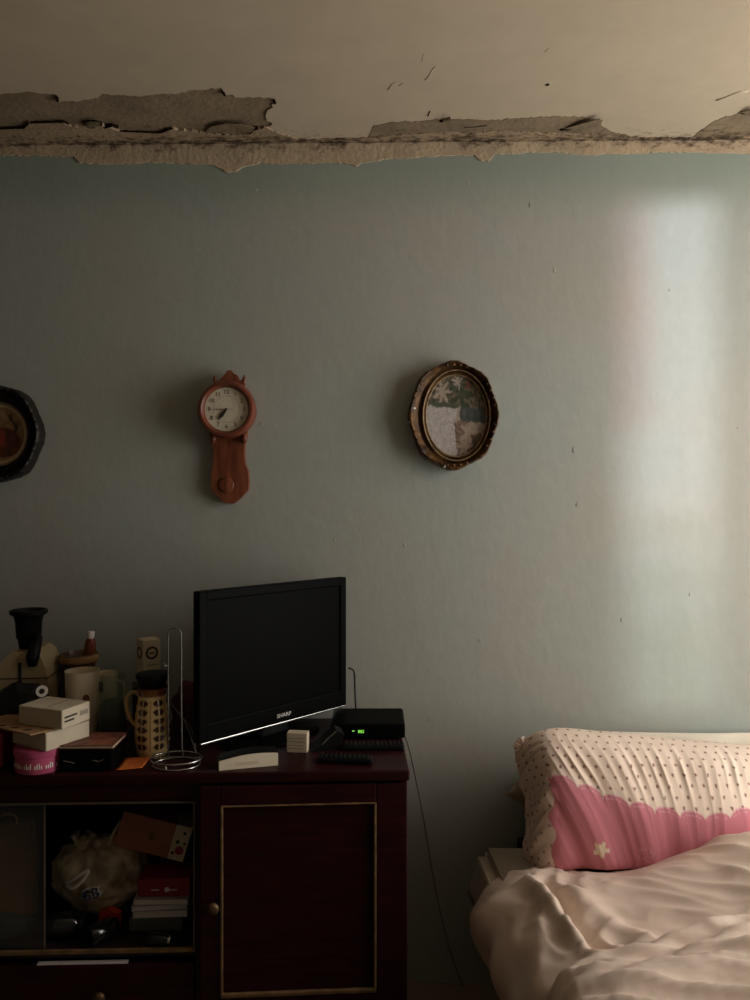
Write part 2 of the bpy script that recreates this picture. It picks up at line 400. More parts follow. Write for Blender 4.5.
# loose flakes of paint curling down beside dark cracks
def flake(pts, thick=.003, drop=.02, name='paint_flake', material='bare'):
    """pts: pixel outline on the ceiling; the first half of the points stays up, the rest hangs down a little"""
    vs = []; n = len(pts)
    for k, (px, py, dz) in enumerate(pts):
        v = T(px, py, HC - .001 - dz * drop); vs.append(v)
    vv = [tuple(v) for v in vs] + [(v.x, v.y, v.z + thick) for v in vs]
    fs = [tuple(range(n)), tuple(range(2 * n - 1, n - 1, -1))] + [(i, i + n, (i + 1) % n + n, (i + 1) % n) for i in range(n)]
    return MB().add(vv, fs).build(name, material, ceiling)
M['crack'] = mat('dark_crack', L(36, 27, 20), 1.0, spec=0)
for pts in ([(205, 133, 0), (210, 127, .2), (225, 124, .6), (240, 125, .8), (255, 128, 1), (252, 132, .7), (240, 134, .2)],
            [(82, 124, 0), (90, 122, .6), (101, 123, .9), (98, 127, .5), (88, 128, 0)],
            [(440, 121, .0), (450, 117, .8), (451, 119, 1), (446, 122, .4)],
            [(560, 130, 0), (578, 125, .7), (600, 119, 1), (602, 123, 1), (596, 127, .8), (572, 131, .2)],
            [(738, 113, 0), (752, 110, .9), (760, 113, 1), (752, 117, .3)]):
    flake(pts)
# narrow open cracks where the plaster has split
for pts, r in (([(0, 128.5), (24, 127.5), (29, 122.5), (64, 121.5), (68, 123.5)], .004), ([(84, 123), (95, 122), (102, 124)], .007), ([(104, 127), (112, 125), (118, 127)], .006),
               ([(250, 129.5), (258, 128)], .006), ([(440, 120.5), (450, 118)], .007), ([(560, 129), (580, 127.5), (597, 123), (601, 120)], .0065), ([(741, 112.5), (752, 112)], .006),
               ([(464, 127), (475, 126.5), (487, 125)], .003), ([(120, 131), (160, 132.5), (172, 128)], .003), ([(223, 92), (224.5, 95)], .005), ([(274, 101), (275, 103)], .005), ([(57, 97), (57.5, 101)], .005),
               ([(428, 116), (430, 111)], .002), ([(546, 85), (549, 84)], .004)):
    MB().tube([T(x, y, HC - .0006) for x, y in pts], r, 6).build('crack', 'crack', ceiling)
for pts, r in (([(425, 80), (429, 76), (432, 70), (436, 66)], .0016), ([(388, 90), (392, 84), (397, 82)], .002), ([(399, 86), (403, 83)], .0016), ([(716, 100), (726, 97), (738, 92), (748, 91)], .004), ([(422, 62), (424, 54)], .0012), ([(545, 52), (549, 48)], .0012)):
    MB().tube([T(x, y, HC) for x, y in pts], r, 6).build('paint_blister', 'ceil', ceiling, True)
# exposed plaster band under the corner
bb = [(-420, 158), (0, 156), (36, 155.5), (74, 157), (80, 163), (100, 164), (128, 164), (150, 162.5), (210, 164.5), (220, 168), (226, 172.5), (236, 172), (243, 167), (262, 163), (300, 164), (336, 163), (350, 164.5), (356, 166.5), (362, 163),
      (392, 159), (440, 156), (474, 155), (480, 161), (490, 161), (495, 154), (530, 152.5), (560, 153), (586, 155.5), (612, 154), (640, 154), (662, 152), (750, 154), (1000, 156)]
e = ragged(bb, -400, 985, 2.0, 1.1, 4.4); mb = MB(); vs = []; fs = []
pts = [W(x, y) for x, y in e]; pts = [p for p in pts if XL + .01 < p.x < XR - .01]
for p in pts: vs += [(p.x, D - .005, p.z), (p.x, D + .001, p.z - .001), (p.x, D + .001, HC), (p.x, D - .005, HC)]
for i in range(len(pts) - 1):
    o = 4 * i; q = o + 4
    fs += [(o, q, q + 1, o + 1), (o + 1, q + 1, q + 2, o + 2), (o + 2, q + 2, q + 3, o + 3), (o + 3, q + 3, q, o)]
fs += [(0, 1, 2, 3), (4 * len(pts) - 4, 4 * len(pts) - 1, 4 * len(pts) - 2, 4 * len(pts) - 3)]
mb.add(vs, fs).build('plaster_band', 'band', wall_back)
# small chips and blisters on the painted wall
M['chip'] = mat('pale_chip', L(190, 186, 172), .8)
for (px, py, wd, ht) in ((368, 181, 2, 3), (469, 184, 2, 4), (257, 190, 3, 3), (574, 450, 3, 7), (578, 505, 4, 5), (262, 424, 3, 3), (405, 545, 2, 4), (622, 620, 2, 5), (418, 330, 2, 3), (670, 290, 2, 3),
                         (555, 270, 2, 6), (335, 540, 2, 4), (430, 720, 2, 4), (690, 595, 2, 4), (530, 205, 1.5, 6), (738, 428, 2, 2), (310, 232, 1.5, 3), (480, 640, 1.5, 3)):
    c = W(px, py); poly = []
    for k in range(7):
        a = 2 * math.pi * k / 7; q = random.uniform(.6, 1.1)
        poly.append((c.x + wd * .00373 * .5 * q * math.cos(a), c.z + ht * .00373 * .5 * q * math.sin(a)))
    MB().prism(poly, D - .0018, D + .001).build('paint_chip', 'chip' if px % 2 else 'wall', wall_back)

# ------------------------------------------------------------------ bed
bed = thing('bed', 'low bed with dark wooden base and cream sheeted mattress against the wall', 'bed', (1.05, 1.65, FZ))
def bl(v): return (v[0] - 1.05, v[1] - 1.65, v[2])
BX0, BX1, BY0, BY1 = .318, 1.78, .70, 2.64
MB().rbox(*[a for a in (BX0 + .03 - 1.05, BX1 - 1.05, BY0 - 1.65, BY1 - 1.65)], .02 - FZ, .215 - FZ, .01).build('bed_base', 'darkwood', bed)
MB().rbox(.46 - 1.05, BX1 - 1.05, 2.665 - 1.65, 2.70 - 1.65, .0, .395 - FZ, .008).build('headboard', 'darkwood', bed)
for x in (BX0 + .1, BX1 - .1):
    for y in (BY0 + .1, BY1 - .1):
        MB().box(x - .03 - 1.05, x + .03 - 1.05, y - .03 - 1.65, y + .03 - 1.65, 0, .02 - FZ).build('leg', 'darkwood', bed)
M['sheet'] = mat('cream_sheet', L(190, 176, 156), .85, var=.06, vscale=5, bump=.12, bscale=30, spec=.2)
# mattress with the sheet: rounded box whose left side flares out slightly towards the bottom
bm = bmesh.new(); bmesh.ops.create_cube(bm, size=1)
for v in bm.verts: v.co = Vector((1.0 * ((BX0 + BX1) / 2 + v.co.x * (BX1 - BX0)) - 1.05, (BY0 + BY1) / 2 + v.co.y * (BY1 - BY0) - 1.65, .302 + v.co.z * .18))
bmesh.ops.bevel(bm, geom=list(bm.edges), offset=.03, segments=4, affect='EDGES')
bmesh.ops.subdivide_edges(bm, edges=list(bm.edges), cuts=5, use_grid_fill=True)
for v in bm.verts:
    wx = v.co.x
    if wx < -.6:
        far_ = max(0, min(1, (v.co.y - .54) / .14)); v.co.x += .10 * (1 - far_)
        k = max(0, (.392 - v.co.z) / .17) * far_; v.co.x -= .050 * k ** 1.3 + .005 * math.sin(v.co.y * 40) * k
    if v.co.y > .9 and v.co.z < .36: v.co.y += .004 * math.sin(v.co.x * 37)
MB().bm(bm, Matrix.Translation((0, 0, -FZ))).build('mattress', 'sheet', bed, smooth=True)

def pillow(name, label, w_, h_, t_, loc, rot, material, colfn=None, nu=90, nv=60, pe=2.6, wr=None, group=None, cat='pillow', grow=None):
    """closed cushion: width along local x, height along local z, thickness along local y (front is -y)"""
    vs = []; fs = []; idx = {}
    mtx = Matrix.Translation(loc) @ rot.to_4x4()
    for side in (-1, 1):
        for j in range(nv + 1):
            for i in range(nu + 1):
                border = i in (0, nu) or j in (0, nv)
                if side == 1 and border: idx[(side, i, j)] = idx[(-1, i, j)]; continue
                u = -1 + 2 * i / nu; v = -1 + 2 * j / nv
                u = math.copysign(abs(math.sin(u * math.pi / 2)) ** .9, u); v = math.copysign(abs(math.sin(v * math.pi / 2)) ** .9, v)
                th = t_ * (max(0, 1 - abs(u) ** pe) ** .5) * (max(0, 1 - abs(v) ** pe) ** .5)
                x = u * w_ / 2 * (1 - .05 * (1 - v * v)); z = v * h_ / 2 * (1 - .06 * (1 - u * u))
                y = side * th
                if wr and th > 0:
                    y += wr(x, z, side) * min(1, th / (.4 * t_))
                idx[(side, i, j)] = len(vs); vs.append(Vector((x, y, z)))
    for side in (-1, 1):
        for j in range(nv):
            for i in range(nu):
                fs.append((idx[(side, i, j)], idx[(side, i + 1, j)], idx[(side, i + 1, j + 1)], idx[(side, i, j + 1)]))
    cols = None
    if colfn: cols = [tuple(colfn(v.x, v.y, v.z)) + (1,) for v in vs]
    o = MB().add(vs, fs).build(name, material, None, True, cols)
    o.matrix_world = mtx
    return tag(o, label, cat, group)

M['pillow_print'] = vmat('printed_pillow_cotton', .85, bump=.06, bscale=220, spec=.15)
PW, PH = 1.0, .47
CREAM = L(230, 208, 190); PINKC = L(200, 124, 134); DOT = L(142, 106, 98); PALE = L(218, 166, 170)
def fx_(px, d=2.41): return P(px, 500, d).x
def fz_(py, d): return P(375, py, d).z
scal = [(fx_(a_), fz_(b_, d_)) for a_, b_, d_ in ((545, 774, 2.45), (563, 776, 2.45), (580, 783, 2.44), (610, 797, 2.41), (633, 803, 2.405), (667, 811, 2.40), (707, 816, 2.40), (750, 811, 2.40), (830, 800, 2.40))]
PLX = fx_(552)
def pillow_col(x, y, z):
    c = CREAM
    uu = x if x > PLX - .01 else PLX - .01 - math.hypot(PLX - .01 - x, y - 2.42) * .9
    vv = z + max(0, y - 2.46) * .6
    s_ = .0385; row = math.floor(vv / (s_ * .78)); ox = .5 * s_ * (row % 2)
    gx = (uu + ox) / s_; fx = (gx - math.floor(gx) - .5) * s_; fz = (vv / (s_ * .78) - row - .5) * s_ * .78
    if fx * fx + fz * fz < .0046 ** 2: c = DOT
    if y < 2.56 and x > PLX + .008 * math.sin(z * 60 + 1):
        top = interp(scal, x); per = .080
        q = ((x - PLX) / per) % 1.0
        edge = top + .024 * math.sqrt(max(0, 1 - (2 * q - 1) ** 2)) - .009
        if z < edge:
            c = PINKC
            if edge - z < .0035: c = PALE
            elif abs(edge - z - .013) < .0018 and .12 < q < .88: c = mixc(PINKC, PALE, .55)
    fxx, fzz = x - fx_(600, 2.38), z - fz_(848, 2.38); rr = math.hypot(fxx, fzz); an = math.atan2(fzz, fxx)
    if rr < .021 * (1 + .30 * math.cos(5 * an + .6)) and y < 2.5: c = L(226, 206, 178)
    fxx, fzz = x - fx_(645, 2.38), z - fz_(853, 2.38); rr = math.hypot(fxx, fzz); an = math.atan2(fzz, fxx)
    if abs(rr - .02 * (1 + .25 * math.cos(5 * an))) < .0018 and y < 2.5: c = mixc(PINKC, PALE, .6)
    return c
def mixc(a, b, t): return tuple(x * (1 - t) + y * t for x, y in zip(a, b))
def catmull(pts, n):
    A = np.array(pts); K = len(A); A = np.concatenate([[2 * A[0] - A[1]], A, [2 * A[-1] - A[-2]]]); out = []
    for q_ in range(K - 1):
        p0, p1, p2, p3 = A[q_:q_ + 4]
        for k in range(n):
            t = k / n
            out.append(.5 * (2 * p1 + (-p0 + p2) * t + (2 * p0 - 5 * p1 + 4 * p2 - p3) * t * t + (-p0 + 3 * p1 - 3 * p2 + p3) * t ** 3))
    out.append(A[-2]); return np.array(out)
# control net of the leaning pillow: rows go from its back foot over the top seam and down the front
def prow(*p): return [tuple(P(*q)) for q in p]
pnet = [
 [(.56, 2.62, .42), (.60, 2.63, .41), (.78, 2.64, .41), (1.02, 2.64, .41), (1.22, 2.64, .41), (1.47, 2.62, .42)],
 [(.53, 2.64, .58), (.58, 2.67, .58), (.78, 2.69, .58), (1.02, 2.70, .58), (1.22, 2.70, .58), (1.49, 2.64, .58)],
 prow((517, 752, 2.64), (551, 737, 2.65), (602, 738, 2.67), (680, 746, 2.68), (750, 752, 2.69)) + [(1.50, 2.66, .70)],
 prow((513, 746, 2.61), (547, 730, 2.57), (602, 732, 2.58), (680, 740, 2.59), (750, 746, 2.60)) + [(1.51, 2.60, .72)],
 prow((518, 766, 2.60), (547, 752, 2.47), (604, 750, 2.47), (680, 756, 2.48), (750, 762, 2.49)) + [(1.52, 2.56, .66)],
 prow((521, 785, 2.59), (548, 778, 2.435), (604, 776, 2.42), (680, 780, 2.43), (750, 786, 2.44)) + [(1.52, 2.56, .62)],
 prow((525, 825, 2.56), (550, 820, 2.405), (605, 818, 2.375), (680, 822, 2.38), (750, 826, 2.39)) + [(1.52, 2.54, .52)],
 prow((527, 866, 2.52), (548, 866, 2.41), (605, 864, 2.375), (680, 868, 2.38), (750, 870, 2.39)) + [(1.50, 2.52, .45)],
 [(.545, 2.50, .41), (.575, 2.46, .402), (.75, 2.44, .402), (1.0, 2.44, .402), (1.2, 2.45, .402), (1.46, 2.50, .41)],
]
prows = np.array([catmull(r, 66) for r in pnet]); pg_ = np.array([catmull(prows[:, c_], 24) for c_ in range(prows.shape[1])])
ncp, nrp = pg_.shape[0], pg_.shape[1]
vs = []; cols = []
for c_ in range(ncp):
    for r_ in range(nrp):
        x, y, z = pg_[c_, r_]
        cols.append(tuple(pillow_col(x, y, z)) + (1,))
        if r_ > 50:
            side_ = max(0, min(1, (x - PLX + .03) / .05))
            down = max(0, .80 - z); lean = .75 * max(0, min(1, (1.05 - x) / .5))
            ph = (x - lean * down) * 165 + 2.2 * vnoise(x * 9, z * 4, 1.0)
            amp = (.0004 + .0034 * math.exp(-((z - .73) / .08) ** 2)) * min(1.3, max(0, .15 + 2.2 * abs(vnoise((x - lean * down) * 11, 5.0, z * 3))))
            k = min(1, (r_ - 50) / 20) * min(1, (nrp - r_) / 20)
            y -= k * side_ * (amp * (1 - 2 * abs(math.sin(ph / 2)) ** .7) + .012 * vnoise((x - lean * down) * 9, z * 2.5, 2.2) + .003 * vnoise((x - lean * down) * 24, z * 4, 6.2))
            cr_ = (1 - side_) * k
            x += cr_ * (.016 * vnoise((z + (y - 2.4) * 1.3) * 13, (y - 2.4) * 5, 4) + .008 * (.4 - abs(vnoise((z + (y - 2.4) * 1.4) * 24, y * 6, 9)) * 2))
        vs.append((x, y, z))
fs = [(c_ * nrp + r_, (c_ + 1) * nrp + r_, (c_ + 1) * nrp + r_ + 1, c_ * nrp + r_ + 1) for c_ in range(ncp - 1) for r_ in range(nrp - 1)]
for c_ in range(ncp - 1): fs.append((c_ * nrp, (c_ + 1) * nrp, (c_ + 1) * nrp + nrp - 1, c_ * nrp + nrp - 1)[::-1])   # underside
for e_ in (0, ncp - 1):                                                                                                # end seams
    fs.append(tuple(e_ * nrp + r_ for r_ in range(nrp)))
pt = thing('pillow', 'big pillow printed with dots and a scalloped pink panel, leaning on the wall', 'pillow', (1.0, 2.5, .40))
off_ = Vector((1.0, 2.5, .40))
pob = MB().add([Vector(v) - off_ for v in vs], fs).build('pillowcase', 'pillow_print', pt, True, cols)
# little gathered ruffle at the upper left corner
rv = []; rf = []
for i in range(41):
    a_ = math.pi * 1.5 * i / 40
    for j in range(4):
        q = .008 + .009 * j; wv_ = .006 * math.sin(i * 1.6) * j / 3
        c0 = P(523, 747, 2.60) - off_
        rv.append((c0.x + wv_ - q * .9 * abs(math.cos(a_)) * .9, c0.y - .01 + wv_, c0.z + q * math.sin(a_) + .004))
for i in range(40):
    for j in range(3): rf.append((i * 4 + j, i * 4 + 4 + j, i * 4 + 5 + j, i * 4 + j + 1))
ro_ = MB().add(rv, rf).build('ruffle', 'pillow_print', pt, True, [CREAM + (1,)] * len(rv))
md = ro_.modifiers.new('thickness', 'SOLIDIFY'); md.thickness = .002
# ruffled ear at the upper left corner
M['sheetpillow'] = mat('white_pillow_cotton', L(222, 212, 194), .85, var=.05, bump=.1, bscale=25, spec=.15)
M['greypillow'] = mat('grey_beige_cushion', L(160, 146, 128), .85, var=.05, bump=.1, bscale=25, spec=.15)
pillow('pillow', 'plain white pillow whose top edge shows behind the dotted pillow', .92, .37, .035, Vector((1.20, 2.752, .575)), Matrix.Rotation(R(-.5), 3, 'Y') @ Matrix.Rotation(R(-3), 3, 'X'), 'sheetpillow', None, 60, 40, 3, lambda x, z, s: .012 * vnoise(x * 9, z * 9, s))
pillow('pillow', 'small dim beige cushion corner poking out left behind the dotted pillow', .19, .19, .03, Vector((.565, 2.745, .54)), Matrix.Rotation(R(40), 3, 'Y'), 'greypillow', None, 30, 30, 3)

# duvet: control net far -> near, left hang -> right, interpolated with Catmull-Rom
M['duvet'] = mat('beige_pink_satin_duvet', L(224, 202, 185), .42, var=.04, vscale=3, bump=.10, bscale=28, spec=.4)
def V3(x, y, z): return Vector((x, y, z))
net = [
 [V3(.46, 2.44, .20), V3(.42, 2.46, .26), V3(.42, 2.46, .35), V3(.48, 2.46, .385), P(612, 880, 2.44), P(680, 868, 2.40), P(750, 850, 2.37), V3(1.76, 2.36, .54)],
 [V3(.43, 2.40, .02), P(470, 934, 2.40), P(478, 900, 2.42), P(520, 870, 2.44), P(612, 873, 2.42), P(680, 856, 2.38), P(750, 834, 2.34), V3(1.77, 2.34, .60)],
 [V3(.42, 2.25, .02), V3(.285, 2.25, .27), V3(.325, 2.27, .385), V3(.45, 2.28, .44), V3(.70, 2.25, .465), V3(.92, 2.22, .53), V3(1.16, 2.20, .61), V3(1.77, 2.2, .63)],
 [V3(.42, 2.02, .02), V3(.305, 2.02, .24), V3(.345, 2.02, .38), V3(.46, 2.02, .45), V3(.70, 2.0, .475), V3(.90, 1.98, .51), V3(1.12, 1.97, .575), V3(1.78, 1.97, .60)],
 [V3(.42, 1.75, .02), V3(.33, 1.75, .23), V3(.36, 1.75, .38), V3(.46, 1.75, .47), V3(.68, 1.75, .50), V3(.88, 1.75, .53), V3(1.10, 1.75, .56), V3(1.78, 1.75, .58)],
 [V3(.42, 1.35, .02), V3(.32, 1.35, .23), V3(.36, 1.35, .40), V3(.48, 1.35, .49), V3(.68, 1.35, .52), V3(.88, 1.35, .53), V3(1.10, 1.35, .54), V3(1.78, 1.35, .54)],
 [V3(.42, .90, .02), V3(.32, .90, .23), V3(.36, .90, .40), V3(.48, .90, .48), V3(.68, .90, .50), V3(.88, .90, .50), V3(1.10, .90, .50), V3(1.78, .90, .50)],
 [V3(.42, .64, .02), V3(.33, .63, .2), V3(.37, .62, .33), V3(.48, .62, .37), V3(.68, .62, .38), V3(.88, .62, .38), V3(1.10, .62, .38), V3(1.78, .62, .38)],
]
NU, NV = 30, 34
rows = np.array([catmull([tuple(p) for p in r], NU) for r in net])       # rows x cols x 3
gridd = np.array([catmull(rows[:, c], NV) for c in range(rows.shape[1])])  # cols x rows x 3
def seg_dist(x, y, a, b):
    ax, ay = a; bx, by = b; dx, dy = bx - ax, by - ay; L2 = dx * dx + dy * dy
    t = max(0, min(1, ((x - ax) * dx + (y - ay) * dy) / L2)); return math.hypot(x - ax - t * dx, y - ay - t * dy), t
def on_bed(px, py, z=.47):
    v = T(px, py, z); return (v.x, v.y)
# ridges and valleys lying on the cover: (pixel start, pixel end, width, height)
ridges = [((528, 872), (590, 958), .026, .030), ((548, 872), (600, 955), .022, -.022), ((505, 895), (535, 985), .03, .016), ((570, 885), (660, 960), .03, .012), ((590, 905), (680, 930), .05, -.010),
          ((480, 930), (520, 925), .03, .016), ((520, 905), (500, 960), .025, -.016), ((540, 900), (530, 960), .03, .014), ((495, 900), (515, 915), .02, .016),
          ((470, 1000), (650, 948), .02, .014), ((480, 1010), (700, 955), .022, -.010), ((500, 1010), (760, 935), .022, .012), ((540, 1015), (760, 960), .025, .012), ((560, 1010), (760, 948), .02, -.010), ((620, 1010), (770, 978), .025, .012)]
ridges = [(on_bed(*a), on_bed(*b), w_, h_) for a, b, w_, h_ in ridges]
foldline = [on_bed(488, 995), on_bed(560, 968, .48), on_bed(640, 948, .50), on_bed(690, 932, .52), on_bed(750, 905, .57), on_bed(860, 870, .6)]
fl_x = [p[0] for p in foldline]; fl_y = [p[1] for p in foldline]
dv = []; nc, nr = gridd.shape[0], gridd.shape[1]
for c in range(nc):
    for r_ in range(nr):
        x, y, z = gridd[c, r_]
        topf = max(0., min(1., (x - .33) / .10))
        dz = 0.
        for a, b, w_, h_ in ridges:
            d_, t_ = seg_dist(x, y, a, b)
            if d_ < 3 * w_: dz += 1.5 * h_ * math.exp(-(d_ / w_) ** 2) * (.35 + .65 * math.sin(math.pi * min(1, max(0, .15 + .8 * t_))))
        fy = float(np.interp(x, fl_x, fl_y)); s_ = max(0, min(1, (fy - y) / .035 + .5)); s_ = s_ * s_ * (3 - 2 * s_)
        if y < fy + .1: dz += .036 * s_ * math.exp(-max(0, fy - y) / .5)
        dz += .012 * vnoise(x * 4, y * 4, 1.0) + .004 * (.5 - abs(vnoise(x * 7 + y * 9, y * 7 - x * 4, 4.0)) * 2)
        ac = y + .28 * x                                              # long creases running along the turned-down part
        dz += .020 * s_ * (.45 - abs(vnoise(ac * 13, x * 1.5, 7.0)) * 2) + .010 * s_ * (.45 - abs(vnoise(ac * 30, x * 2.5, 3.0)) * 2)
        dz += .008 * (1 - s_) * (.45 - abs(vnoise((x * .75 + y * .66) * 15, (y - x) * 3, 12.0)) * 2)
        lf = max(0, 1 - abs(x - .5) / .22) * (1 - s_)                  # tight rumples near the left edge
        dz += lf * (.014 * (.4 - abs(vnoise(x * 12 - y * 4, y * 9 + x * 5, 5.0)) * 2) + .006 * vnoise(x * 26, y * 26, 2.0))
        dx = (1 - topf) * (.016 * vnoise(y * 9, z * 7, 7.) + .010 * math.sin(y * 31 + z * 9))
        edge = 1 if r_ >= NV else .35
        dv.append((x + dx * edge, y, z + dz * topf * edge))
df = [(c * nr + r_, (c + 1) * nr + r_, (c + 1) * nr + r_ + 1, c * nr + r_ + 1) for c in range(nc - 1) for r_ in range(nr - 1)]
duvet = tag(MB().add(dv, df).build('duvet', 'duvet', None, True), 'rumpled beige pink satin duvet spread over the bed up to the pillow', 'duvet')
md = duvet.modifiers.new('thickness', 'SOLIDIFY'); md.thickness = .012; md.offset = -1

# ------------------------------------------------------------------ cabinet
CZ = .80
cr = T(408, 769, CZ)
CROT = R(2.9)
cab = thing('tv_cabinet', 'dark mahogany cabinet with gold trimmed door, open shelf and drawer under the television', 'cabinet', (cr.x, cr.y, FZ), CROT)
cinv = (Matrix.Translation((cr.x, cr.y, 0)) @ Matrix.Rotation(CROT, 4, 'Z')).inverted()
cm = cinv.inverted()
def CF(px, py, off=0.0):
    """pixel -> cabinet local (x, z) on the front plane y = off"""
    o = cinv @ Vector((0, 0, CAMZ)); r = cinv.to_3x3() @ ray(px, py)
    q = o + r * ((off - o.y) / r.y); return q.x, q.z
CW, CDp = 2.14, .53
xd = CF(199, 850)[0]             # divider
xo = -1.62                       # left end of the open bay
zo1 = CF(120, 803)[1]; zo0 = CF(120, 951)[1]
MB().rbox(-CW, .004, -.012, CDp, CZ - .032, CZ, .005).build('top_board', 'mahogany', cab)
MB().rbox(-.022, -.002, .004, CDp, FZ, CZ - .033, .002).build('side_panel', 'mahogany', cab)
MB().rbox(-CW + .004, -CW + .024, .004, CDp, FZ, CZ - .033, .002).build('side_panel', 'mahogany', cab)
MB().rbox(xd - .012, xd + .012, .004, CDp - .02, FZ, CZ - .033, .002).build('divider', 'mahogany', cab)
MB().rbox(xo - .012, xo + .012, .004, CDp - .02, FZ, CZ - .033, .002).build('divider', 'mahogany', cab)
MB().box(-CW + .02, -.02, CDp - .012, CDp - .002, FZ + .02, CZ - .035).build('back_panel', 'mahogany_in', cab)
MB().rbox(xo + .012, xd - .012, .006, .03, zo1 + .003, CZ - .033, .003).build('top_rail', 'mahogany', cab)
MB().rbox(xo + .012, xd - .012, .02, CDp - .02, zo0 - .03, zo0 - .004, .002).build('shelf', 'mahogany_in', cab)
MB().rbox(-CW + .01, -.01, .03, .06, FZ, .02, .003).build('plinth', 'mahogany', cab)
# gold trim around the open bay
t_ = .006
MB().box(xo + .012, xd - .012, -.002, .008, zo0 - .006, zo0 + .004).build('gold_trim', 'gold', cab)
M['greytrim'] = mat('dull_metal_trim', L(96, 84, 70), .5, .4)
MB().box(xo + .012, xd - .012, -.001, .006, zo1 - .003, zo1 + .002).build('gold_trim', 'greytrim', cab)
MB().box(xd - .017, xd - .012, -.001, .006, zo0 + .004, zo1 - .003).build('gold_trim', 'greytrim', cab)
# sliding glass pane covering the left part of the bay
gx1 = CF(42, 850)[0]
gp = MB().box(xo + .013, gx1, .012, .017, zo0 + .005, zo1 - .003).build('glass_pane', glassmat('cabinet_glass', tint=(.75, .78, .76), haze=.03, hazecol=(.5, .5, .48)), cab)
MB().box(gx1, gx1 + .003, .011, .018, zo0 + .005, zo1 - .003).build('pane_edge', 'greytrim', gp)
# drawer below the open bay
dz1 = CF(80, 966)[1]; 
dr = MB().rbox(xo + .014, xd - .014, .0, .022, .03, dz1, .004).build('drawer_front', 'mahogany', cab)
a = CF(36, 962); b = CF(127, 962)
MB().box(a[0], b[0], .006, .02, dz1 + .0005, dz1 + .004).build('paper_edge', 'print_white', cab)
def knob(x, z, parent, y=0., m='brass'):
    mtx = Matrix.Translation((x, y, z)) @ Matrix.Rotation(R(90), 4, 'X')
    return MB().lathe([(.004, 0), (.006, .006), (.007, .010), (.016, .014), (.018, .020), (.015, .026), (.008, .029), (.002, .030)], 20, mtx=mtx).build('knob', m, parent, True)
kx, kz = CF(101, 994); knob(kx, kz, dr); knob(xo - (kx - xd), kz, dr)
# door of the right section: frame proud of a recessed panel, gold bead around it, slightly ajar on its right hinge
def door(x0, x1, z0, z1, tx0, tx1, tz0, tz1, knob_x, knob_z, rot, hinge_x):
    piv = bpy.data.objects.new('door', None)
    mb = MB()
    o = lambda x: x - hinge_x
    mb.rbox(o(x0), o(tx0), -.002, .02, z0, z1, .003).rbox(o(tx1), o(x1), -.002, .02, z0, z1, .003)
    mb.rbox(o(tx0), o(tx1), -.002, .02, tz1, z1, .003).rbox(o(tx0), o(tx1), -.002, .02, z0, tz0, .003)
    dd = mb.build('door', 'mahogany', cab); dd.location = (hinge_x, 0, 0); dd.rotation_euler = (0, 0, rot)
    bpy.data.objects.remove(piv)
    MB().box(o(tx0), o(tx1), .006, .014, tz0, tz1).build('door_panel', 'mahogany', dd)
    g = .0075
    for (a_, b_, c_, d_, nm) in ((tx0, tx0 + g, tz0, tz1, 0), (tx1 - g, tx1, tz0, tz1, 0), (tx0, tx1, tz1 - g * .6, tz1, 0), (tx0, tx1, tz0, tz0 + g * 1.5, 0)):
        MB().rbox(o(a_), o(b_), -.006, .006, c_, d_, .002).build('gold_bead', 'gold', dd)
    if knob_x is not None: knob(o(knob_x), knob_z, dd, -.003)
    return dd
tl = CF(224, 805); tr_ = CF(377, 800); bl_ = CF(227, 996); br_ = CF(378, 989)
k1 = CF(215, 902)
DB = .03
door(xd + .006, -.004, DB, CZ - .04, tl[0] - .008, tr_[0] - .002, (bl_[1] + br_[1]) / 2 , (tl[1] + tr_[1]) / 2, k1[0], k1[1], R(1.6), -.004)
door(-CW + .006, xo - .006, DB, CZ - .04, -CW + .07, xo - .07, .14, .68, xo - .03, .45, 0, -CW + .006)
for ch in cab.children: ch.location.z -= FZ

# ------------------------------------------------------------------ television
dL = 2.28
pL = P(199, 500, dL); pR = P(346.5, 500, dL * 1.195)
ang = math.atan2(pR.y - pL.y, pR.x - pL.x); TW = math.hypot(pR.x - pL.x, pR.y - pL.y)
z_top = CAMZ - 92 / F * dL; z_bot = CAMZ - 245 / F * dL; TH = z_top - z_bot
mid = (pL + pR) / 2
tv = thing('television', 'black flat screen television turned to the right on the cabinet', 'television', (mid.x, mid.y, CZ), ang)
zb = z_bot - CZ
# local: x along the screen, -y towards the viewer
bz = MB(); sw = .030; sb = .058; stp = .030
bz.rbox(-TW / 2, -TW / 2 + sw, 0, .034, zb, zb + TH, .004).rbox(TW / 2 - sw, TW / 2, 0, .034, zb, zb + TH, .004)
bz.rbox(-TW / 2 + sw - .004, TW / 2 - sw + .004, 0, .034, zb + TH - stp, zb + TH, .004).rbox(-TW / 2 + sw - .004, TW / 2 - sw + .004, 0, .034, zb, zb + sb, .004)
bez = bz.build('bezel', 'blackgloss', tv)
MB().box(-TW / 2 + sw - .006, TW / 2 - sw + .006, .006, .014, zb + sb - .006, zb + TH - stp + .006).build('screen', 'screen', tv)
MB().rbox(-TW / 2 + .004, TW / 2 - .004, -.004, .006, zb - .003, zb + .003, .0015).build('chrome_strip', 'chrome', tv)
MB().rbox(-TW / 2 + .03, TW / 2 - .03, .035, .07, zb + .03, zb + TH - .05, .012).build('back_housing', 'black', tv)
text_mesh('logo', 'SHARP', .018, 'print_white', tv, Matrix.Translation((.02, -.0006, zb + .024)) @ FRONT @ Matrix.Scale(1.15, 4, (1, 0, 0)))
MB().rbox(-.06, .06, .02, .05, .012, zb + .04, .008).build('neck', 'black', tv)
MB().lathe([(.001, 0), (.98, 0), (1.0, .004), (.97, .010), (.6, .013), (.001, .014)], 40, ctr=(0, .035, 0), sx=.19, sy=.10).build('stand_base', 'blackgloss', tv, True)
for v in tv.children:
    pass

